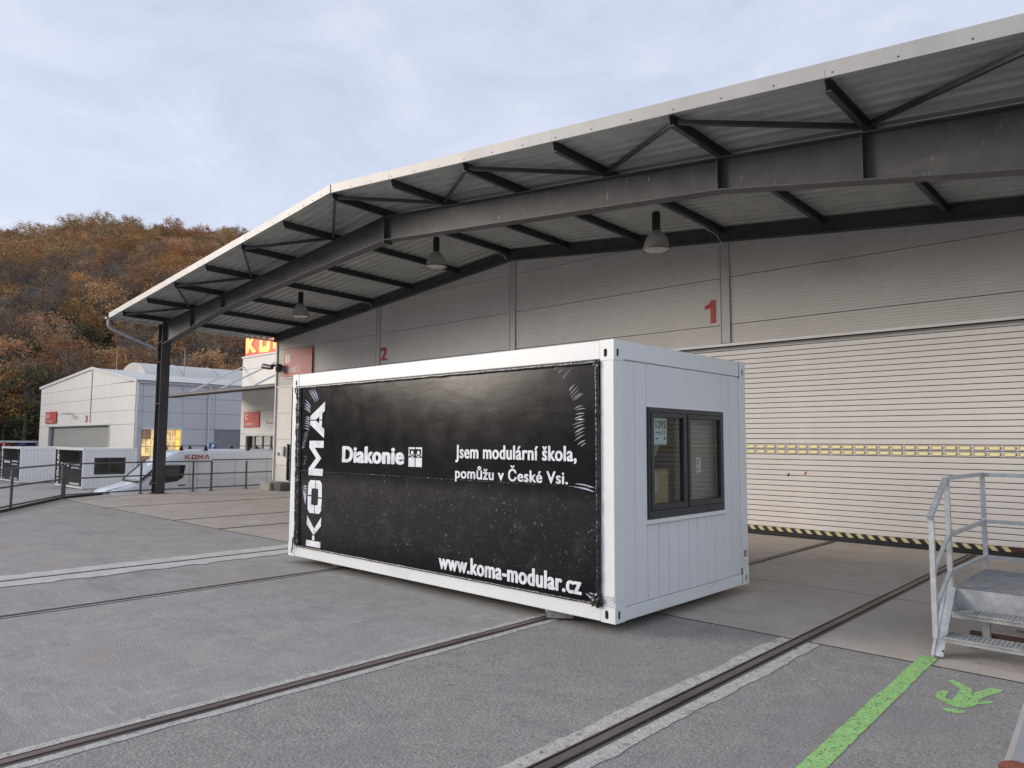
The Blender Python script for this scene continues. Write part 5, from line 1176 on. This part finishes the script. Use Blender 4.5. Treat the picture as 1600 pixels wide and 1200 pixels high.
protos = [tree_meshes(1, 12, 4.4, 1.0, .15, leafA), tree_meshes(2, 10.5, 4.0, .9, .2, leafA), tree_meshes(3, 12.5, 3.8, .55, .8, leafB), tree_meshes(4, 11, 4.2, .45, 1.0, leafB),
          tree_meshes(5, 13, 4.6, 1.05, .1, leafA), tree_meshes(6, 9, 3.8, 1.1, 0, leafG, .1), tree_meshes(8, 10, 4.0, 1.05, .1, leafO)]
rnd = random.Random(21); kinds = {k: [] for k in range(len(protos))}
pos = []
for x in range(-440, -40, 5):
    for y in range(-160, 330, 5):
        px_, py_ = x+rnd.uniform(-2.3, 2.3), y+rnd.uniform(-2.3, 2.3)
        d = math.hypot(px_-4, py_+6); b_ = math.degrees(math.atan2(px_-4, py_+6))
        if d < 116 or d > 315 or b_ > -34 or b_ < -112 or (px_ > -98 and py_ < 64): continue
        t_ = (d-116)/190; nz_ = noise.noise(Vector((px_*.02, py_*.02, 7)))
        f = t_+nz_*.5-.012*(b_+84)*-1*.0
        if b_ < -69 and .08 < t_ < .55: f -= .30                       # greyer, twiggy patch low on the left
        q = rnd.random()
        if f < .22: k = 2 if q < .28 else 3 if q < .48 else 1 if q < .82 else 5 if q < .90 else 6 if q < .93 else 4
        else: k = 0 if q < .32 else 1 if q < .58 else 4 if q < .86 else 2 if q < .93 else 6 if q < .955 else 3
        kinds[k].append((px_, py_, rnd.uniform(0, 6.28), rnd.uniform(.72, 1.18)))
def scatter(k, pts_):
    me = bpy.data.meshes.new('woodland'); me.from_pydata([(x, y, hill_z(x, y)) for x, y, a, s_ in pts_], [], [])
    at = me.attributes.new('spin', 'FLOAT', 'POINT'); at.data.foreach_set('value', [p[2] for p in pts_]); at = me.attributes.new('size', 'FLOAT', 'POINT'); at.data.foreach_set('value', [p[3] for p in pts_])
    o = bpy.data.objects.new('woodland', me); SC.collection.objects.link(o)
    g = bpy.data.node_groups.new('scatter', 'GeometryNodeTree'); g.interface.new_socket('Geometry', in_out='INPUT', socket_type='NodeSocketGeometry'); g.interface.new_socket('Geometry', in_out='OUTPUT', socket_type='NodeSocketGeometry')
    gi = g.nodes.new('NodeGroupInput'); go = g.nodes.new('NodeGroupOutput'); ip = g.nodes.new('GeometryNodeInstanceOnPoints'); io = g.nodes.new('GeometryNodeObjectInfo'); io.inputs[0].default_value = joined('tree_source', *protos[k]); io.inputs['As Instance'].default_value = True
    n1_ = g.nodes.new('GeometryNodeInputNamedAttribute'); n1_.data_type = 'FLOAT'; n1_.inputs[0].default_value = 'spin'; n2_ = g.nodes.new('GeometryNodeInputNamedAttribute'); n2_.data_type = 'FLOAT'; n2_.inputs[0].default_value = 'size'
    cx = g.nodes.new('ShaderNodeCombineXYZ'); g.links.new(n1_.outputs[0], cx.inputs[2])
    g.links.new(gi.outputs[0], ip.inputs['Points']); g.links.new(io.outputs['Geometry'], ip.inputs['Instance']); g.links.new(cx.outputs[0], ip.inputs['Rotation']); g.links.new(n2_.outputs[0], ip.inputs['Scale']); g.links.new(ip.outputs[0], go.inputs[0])
    md = o.modifiers.new('scatter', 'NODES'); md.node_group = g; return o
wl = ['mixed autumn woodland covering the hill', 'russet autumn trees of the hillside', 'grey leafless woodland low on the hillside', 'bare twiggy trees of the hillside', 'tall brown autumn trees of the hillside', 'dark green undergrowth trees at the hill foot', 'orange trees dotted in the hillside woodland']
for k in kinds:
    if kinds[k]:
        o = scatter(k, kinds[k]); tag(o, wl[k], 'woodland', kind='stuff')
# individual trees that can be told apart
def tree(x, y, k, s_, label, lf=None, rz=0.0):
    r = thing('deciduous_tree', label, 'tree', (x, y, hill_z(x, y)), 'single trees told apart on the hillside'); r.scale = (s_, s_, s_); r.rotation_euler.z = rz
    for nm, me in zip(('trunk', 'crown'), protos[k]):
        if lf and nm == 'crown': me = me.copy(); me.materials[0] = lf
        o = bpy.data.objects.new(nm, me); SC.collection.objects.link(o); o.parent = r
def polar(bd, d): return 4.12+d*math.sin(R(bd)), -5.84+d*math.cos(R(bd))
def bear(pxx): return -43.25+math.degrees(math.atan((pxx-800)/1128.67))
for pxx, d, k, s_, lb, lf in ((195, 128, 6, 1.0, 'yellow-orange tree above the barrel rooflight, left of the column', None), (8, 120, 6, .95, 'orange tree at the left edge above the red car', None),
        (262, 205, 0, 1.15, 'rust-orange tree halfway up the slope, left of the canopy roof', leafO), (40, 118, 5, 1.2, 'dark green tree at the hill foot beside the far hall gable', None),
        (120, 290, 0, 1.2, 'tallest tree on the skyline above the hill top', None), (147, 288, 3, 1.2, 'bare tree on the skyline next to the tallest one', None), (60, 296, 3, 1.1, 'bare skyline tree near the left end of the hill', None),
        (100, 122, 4, 1.0, 'brown tree rising behind the left end of the far hall', None), (330, 150, 2, 1.1, 'pale-stemmed thin tree between the column and the glowing sign', None)):
    x, y = polar(bear(pxx), d); tree(x, y, k, s_, lb, lf, pxx)
